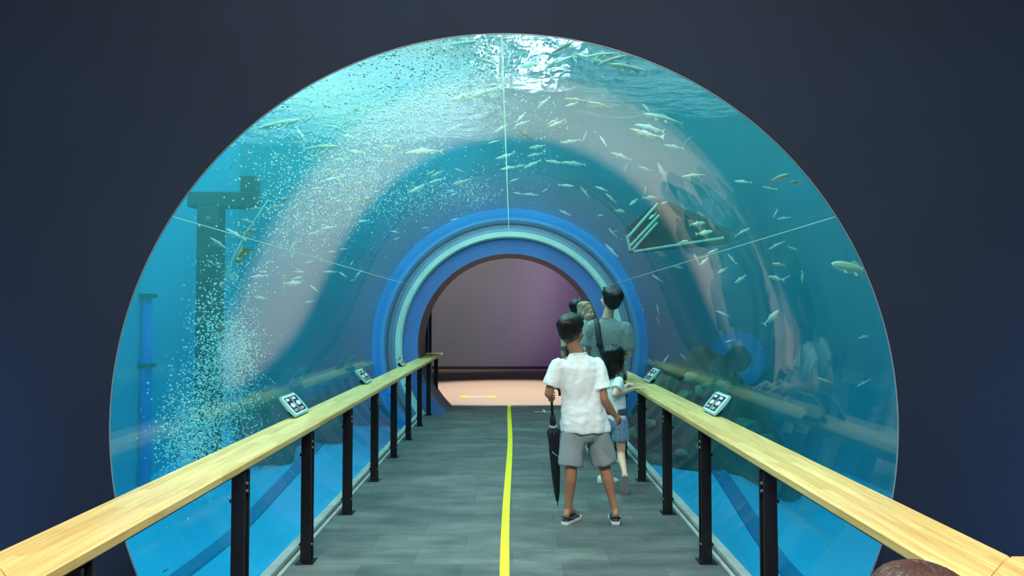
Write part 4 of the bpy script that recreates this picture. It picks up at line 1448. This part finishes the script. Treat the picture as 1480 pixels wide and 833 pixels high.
# --- girl at the rail
D1 = 6.45
g = at(893, 700, D1)
girl = root('person', (g.x, D1, 0), 'girl in white t-shirt and denim shorts resting a hand on the right handrail', 'person')
J = dict(neck=A(887, 543, 6.45), shL=A(880, 550, 6.54), shR=A(895, 551, 6.36), elR=A(888, 571, 6.26), wrR=V(1.075, 6.50, .855),
         elL=A(896, 567, 6.72), wrL=V(1.075, 6.86, .858), hpL=A(884, 606, 6.50), hpR=A(896, 606, 6.40), knR=A(898, 655, 6.42), anR=A(903, 686, 6.20), knL=A(882, 645, 6.62), anL=A(872, 683, 6.66))
J['anL'].z = .085
J['ftL'] = V(.95, .25, 0).normalized(); J['ftR'] = V(.1, .45, -.9).normalized()
J['handR'] = (V(1, .22, -.05), V(0, 0, -1), V(-.2, 1, 0), .62, (.10, .08, .10, .14), .0)
J['handL'] = (V(1, .10, -.05), V(0, 0, -1), V(0, -1, 0), .62, (.10, .08, .10, .14), .0)
hc = A(890, 520, 6.46); hM = head_frame(math.radians(58), math.radians(3))
body(girl, J, .68, 'skin_light', (hc, hM, .92))
hair(girl, hc, hM, 1.0, 'long', 'hair_black', 5)
shirt(girl, J, .68, 'cotton_white', 0, [(-.02, .108, .092), (.02, .112, .094), (.3, .108, .09), (.6, .108, .088), (.8, .112, .078), (.92, .095, .062), (.98, .06, .05), (1.01, .044, .044)], .62, voxel=.008, seed=4.2, amt=.005, neck_r=.046)
hp = (J['hpL'] + J['hpR']) / 2
shorts(girl, J, 'denim', [(hp + V(0, 0, .07), .102, .086), (hp + V(0, 0, .0), .112, .096), (hp + V(0, 0, -.07), .112, .09), (hp + V(0, 0, -.10), .08, .06)],
       [[(J['hpL'], .066), (J['hpL'].lerp(J['knL'], .62), .074)], [(J['hpR'], .066), (J['hpR'].lerp(J['knR'], .62), .078)]], voxel=.008, amt=.004)
r_ = (J['hpR'] - J['hpL']); r_.z = 0; r_.normalize(); f_ = V(-r_.y, r_.x, 0)
b = BM(); loft(b, [ring_el(hp + V(0, 0, z), r_, f_, rx, ry) for z, rx, ry in ((.045, .112, .096), (.05, .115, .099), (.095, .111, .096), (.10, .106, .09))])
under(link('waistband', b, 'denim_dark', smooth=True), girl)
shoe(girl, foot_matrix(V(J['anL'].x, J['anL'].y, 0), J['ftL']), .19, 'sneaker', ('shoe_white', 'sole_white'), 'white sneaker')
toe = V(A(904, 712, 6.2).x, 6.24, 0.0)
Mt = Matrix.Translation(toe) @ frame(V(.10, 1, 0)).to_4x4() @ Matrix.Rotation(math.radians(-64), 4, 'X') @ Matrix.Translation(V(0, -.70 * .19, 0))
shoe(girl, Mt, .19, 'sneaker', ('shoe_white', 'sole_grey'), 'white sneaker on tiptoe, its grey sole showing')

# --- man with the baby carrier
D2 = 7.6
g = at(881, 600, D2)
man = root('person', (g.x, D2, 0), 'man in grey t-shirt seen from behind, looking up, a black strap over his shoulder', 'person')
gz = lambda px, z, d: V(A(px, 455, d).x, d, z)
J = dict(neck=A(877, 461, 7.6), shL=A(857, 473, 7.6), shR=A(903, 475, 7.58), elL=A(850, 508, 7.66), wrL=gz(846, 1.16, 7.86), elR=A(909, 512, 7.6), wrR=gz(898, 1.12, 7.82),
         hpL=gz(866, .90, 7.62), hpR=gz(893, .90, 7.62), knL=gz(866, .49, 7.6), knR=gz(893, .49, 7.58), anL=gz(867, .09, 7.64), anR=gz(895, .09, 7.62))
J['ftL'] = V(-.05, 1, 0).normalized(); J['ftR'] = V(.15, 1, 0).normalized()
J['handL'] = (V(.3, .8, .3), V(.6, 0, .8), V(-.2, .2, 1), .98, (.4, .4, .45, .5), .1)
J['handR'] = (V(-.5, .8, .1), V(-.6, -.5, .4), V(.1, .1, 1), .98, (.4, .4, .45, .5), .1)
hc = A(882, 434, 7.58); hM = head_frame(math.radians(-28), math.radians(22))
body(man, J, 1.02, 'skin_light', (hc, hM, 1.10))
hair(man, hc, hM, 1.18, 'short', 'hair_black', 9)
shirt(man, J, 1.02, 'cotton_grey', 0, [(-.08, .185, .125), (.1, .185, .125), (.4, .185, .125), (.65, .205, .125), (.8, .212, .115), (.9, .18, .095), (.97, .11, .075), (1.01, .066, .062)], .78, voxel=.011, seed=7.7, amt=.007, neck_r=.066, sleeve_r=(.082, .088))
hp = (J['hpL'] + J['hpR']) / 2
shorts(man, J, 'trousers_dark', [(hp + V(0, 0, .12), .160, .115), (hp, .178, .125), (hp + V(0, 0, -.10), .172, .115), (hp + V(0, 0, -.13), .12, .09)],
       [[(J['hpL'], .095), (J['knL'], .075), (J['anL'] + V(0, 0, .02), .058)], [(J['hpR'], .095), (J['knR'], .075), (J['anR'] + V(0, 0, .02), .058)]], name='trousers', voxel=.011)
for q in 'LR':
    shoe(man, foot_matrix(V(J['an' + q].x, J['an' + q].y, 0), J['ft' + q]), .27, 'sneaker', ('shoe_dark', 'sole_white'))
b = BM()
S = J['shL']
tube(b, [S + V(.035, .10, -.06), S + V(.035, .05, .055), S + V(.035, -.02, .085), S + V(.035, -.085, .02), S + V(.045, -.125, -.12), S + V(.08, -.14, -.26), S + V(.17, -.14, -.42)], [.009, .009, .010, .010, .010, .009, .009], 10, flat=3.0, hint=V(1, 0, 0))
under(link('carrier_strap', b, 'strap_black', smooth=True), man)
b = BM()
box(b, (S.x + .02, S.y - .150, S.z - .20), (S.x + .075, S.y - .105, S.z - .14), .008)
under(link('buckle', b, 'strap_black'), man)

# --- baby in his arms
bb = root('person', (A(847, 452, 7.86).x, 7.86, 1.16), 'baby with sparse sandy hair held against the left shoulder of the man', 'person')
o_ = A(847, 452, 7.86)
J = dict(neck=o_ + V(0, .01, -.075), shL=o_ + V(-.075, .02, -.105), shR=o_ + V(.075, .02, -.105), elL=o_ + V(-.10, -.04, -.19), wrL=o_ + V(-.05, -.10, -.22), elR=o_ + V(.09, -.05, -.19), wrR=o_ + V(.06, -.12, -.17),
         hpL=o_ + V(-.05, .03, -.33), hpR=o_ + V(.05, .03, -.33), knL=o_ + V(-.10, -.05, -.40), knR=o_ + V(.10, -.05, -.40), anL=o_ + V(-.09, -.02, -.52), anR=o_ + V(.09, -.02, -.52))
J['ftL'] = V(0, -1, -.2); J['ftR'] = V(0, -1, -.2)
J['handL'] = (V(.4, -.8, 0), V(.5, 0, -.5), V(0, 0, 1), .42, (.5, .5, .5, .5), .2)
J['handR'] = (V(.0, -.9, .2), V(-.5, 0, -.5), V(0, 0, 1), .42, (.5, .5, .5, .5), .2)
hM = head_frame(math.radians(120), math.radians(-5))
body(bb, J, .42, 'skin_light', (o_, hM, .88))
hair(bb, o_, hM, .90, 'baby', 'hair_sand', 4)
shirt(bb, J, .45, 'stripe_cloth', 0, [(-.25, .085, .08), (.0, .09, .085), (.4, .085, .08), (.75, .085, .07), (.95, .05, .05), (1.0, .04, .04)], .9, name='romper', voxel=.008, amt=.003, neck_r=.042, sleeve_r=(.075, .075))

# --- woman beyond the boy
D3 = 8.2
g = at(838, 600, D3)
wo = root('person', (g.x, D3, 0), 'dark-haired person in dark clothes mostly hidden behind the boy and the baby', 'person')
J = dict(neck=gz(838, 1.385, 8.2), shL=gz(817, 1.33, 8.2), shR=gz(859, 1.33, 8.2), elL=gz(815, 1.06, 8.22), wrL=gz(822, .86, 8.32), elR=gz(864, 1.06, 8.22), wrR=gz(860, .90, 8.38),
         hpL=gz(828, .86, 8.2), hpR=gz(850, .86, 8.2), knL=gz(822, .47, 8.0), knR=gz(851, .47, 8.22), anL=gz(811.5, .10, 7.46), anR=gz(852, .09, 8.26))
J['knL'] = V(J['hpL'].x * .5 + J['anL'].x * .5 + .01, 7.98, .47)
J['anL'] = V(A(811, 455, 7.62).x, 7.62, .11)
J['ftL'] = V(-.1, 1, 0).normalized(); J['ftR'] = V(.1, 1, 0).normalized()
J['handL'] = (V(.2, .4, -.8), V(1, 0, 0), V(0, 1, .3), .9, (.3, .3, .35, .4), .1)
J['handR'] = (V(-.1, .4, -.8), V(-1, 0, 0), V(0, 1, .3), .9, (.3, .3, .35, .4), .1)
hc = gz(834, 1.545, 8.22); hM = head_frame(math.radians(-15), math.radians(3))
body(wo, J, .95, 'skin_light', (hc, hM, 1.0))
hair(wo, hc, hM, 1.08, 'bun', 'hair_black', 12)
shirt(wo, J, .94, 'dark_cloth', 0, [(-.1, .165, .118), (.2, .150, .108), (.5, .15, .11), (.75, .165, .108), (.9, .14, .085), (.97, .09, .066), (1.01, .058, .055)], .8, voxel=.011, amt=.005)
hp = (J['hpL'] + J['hpR']) / 2
shorts(wo, J, 'trousers_dark', [(hp + V(0, 0, .1), .140, .105), (hp, .165, .118), (hp + V(0, 0, -.10), .160, .11), (hp + V(0, 0, -.13), .11, .09)],
       [[(J['hpL'], .088), (J['knL'], .068), (J['anL'] + V(0, 0, .05), .05)], [(J['hpR'], .088), (J['knR'], .068), (J['anR'] + V(0, 0, .05), .05)]], name='trousers', voxel=.011)
for q in 'LR':
    shoe(wo, foot_matrix(V(J['an' + q].x, J['an' + q].y, 0), J['ft' + q]), .235, 'sneaker', ('shoe_dark', 'sole_white'))

# --- child right in front, only the crown of the head in the frame
D4 = 1.35
x0 = A(1322, 808, D4).x
kid = root('person', (x0, D4, 0), 'brown-haired child close by at the bottom edge, only the crown showing over the right handrail', 'person')
top_z = A(1322, 817, D4).z
hc = V(x0, D4, top_z - .135)
W_ = lambda x, y, z: V(x0 + x, D4 + y, z)
J = dict(neck=W_(0, -.01, hc.z - .125), shL=W_(-.125, -.01, hc.z - .175), shR=W_(.125, -.01, hc.z - .175), elL=W_(-.16, -.03, .58), wrL=W_(-.15, .03, .42), elR=W_(.16, -.03, .58), wrR=W_(.15, .03, .42),
         hpL=W_(-.06, 0, .50), hpR=W_(.06, 0, .50), knL=W_(-.065, .02, .29), knR=W_(.065, .02, .29), anL=W_(-.07, 0, .08), anR=W_(.07, 0, .08))
J['ftL'] = V(-.1, 1, 0).normalized(); J['ftR'] = V(.1, 1, 0).normalized()
J['handL'] = (V(0, .2, -1), V(1, 0, 0), V(0, 1, 0), .62, (.25, .25, .3, .35), .1)
J['handR'] = (V(0, .2, -1), V(-1, 0, 0), V(0, 1, 0), .62, (.25, .25, .3, .35), .1)
hM = head_frame(math.radians(-12), math.radians(-2))
body(kid, J, .60, 'skin_light', (hc, hM, .95))
hair(kid, hc, hM, 1.07, 'long', 'hair_brown', 21)
shirt(kid, J, .62, 'pink_cloth', 0, [(-.1, .115, .095), (.2, .112, .095), (.6, .112, .09), (.8, .122, .082), (.92, .10, .066), (.98, .066, .052), (1.01, .046, .044)], .7, voxel=.009, amt=.005, neck_r=.046)
hp = (J['hpL'] + J['hpR']) / 2
shorts(kid, J, 'denim', [(hp + V(0, 0, .08), .105, .088), (hp, .118, .095), (hp + V(0, 0, -.09), .115, .09), (hp + V(0, 0, -.11), .08, .06)],
       [[(J['hpL'], .07), (J['knL'] + V(0, 0, .03), .074)], [(J['hpR'], .07), (J['knR'] + V(0, 0, .03), .074)]])
for q in 'LR':
    shoe(kid, foot_matrix(V(J['an' + q].x, J['an' + q].y, 0), J['ft' + q]), .17, 'sneaker', ('shoe_white', 'sole_white'))
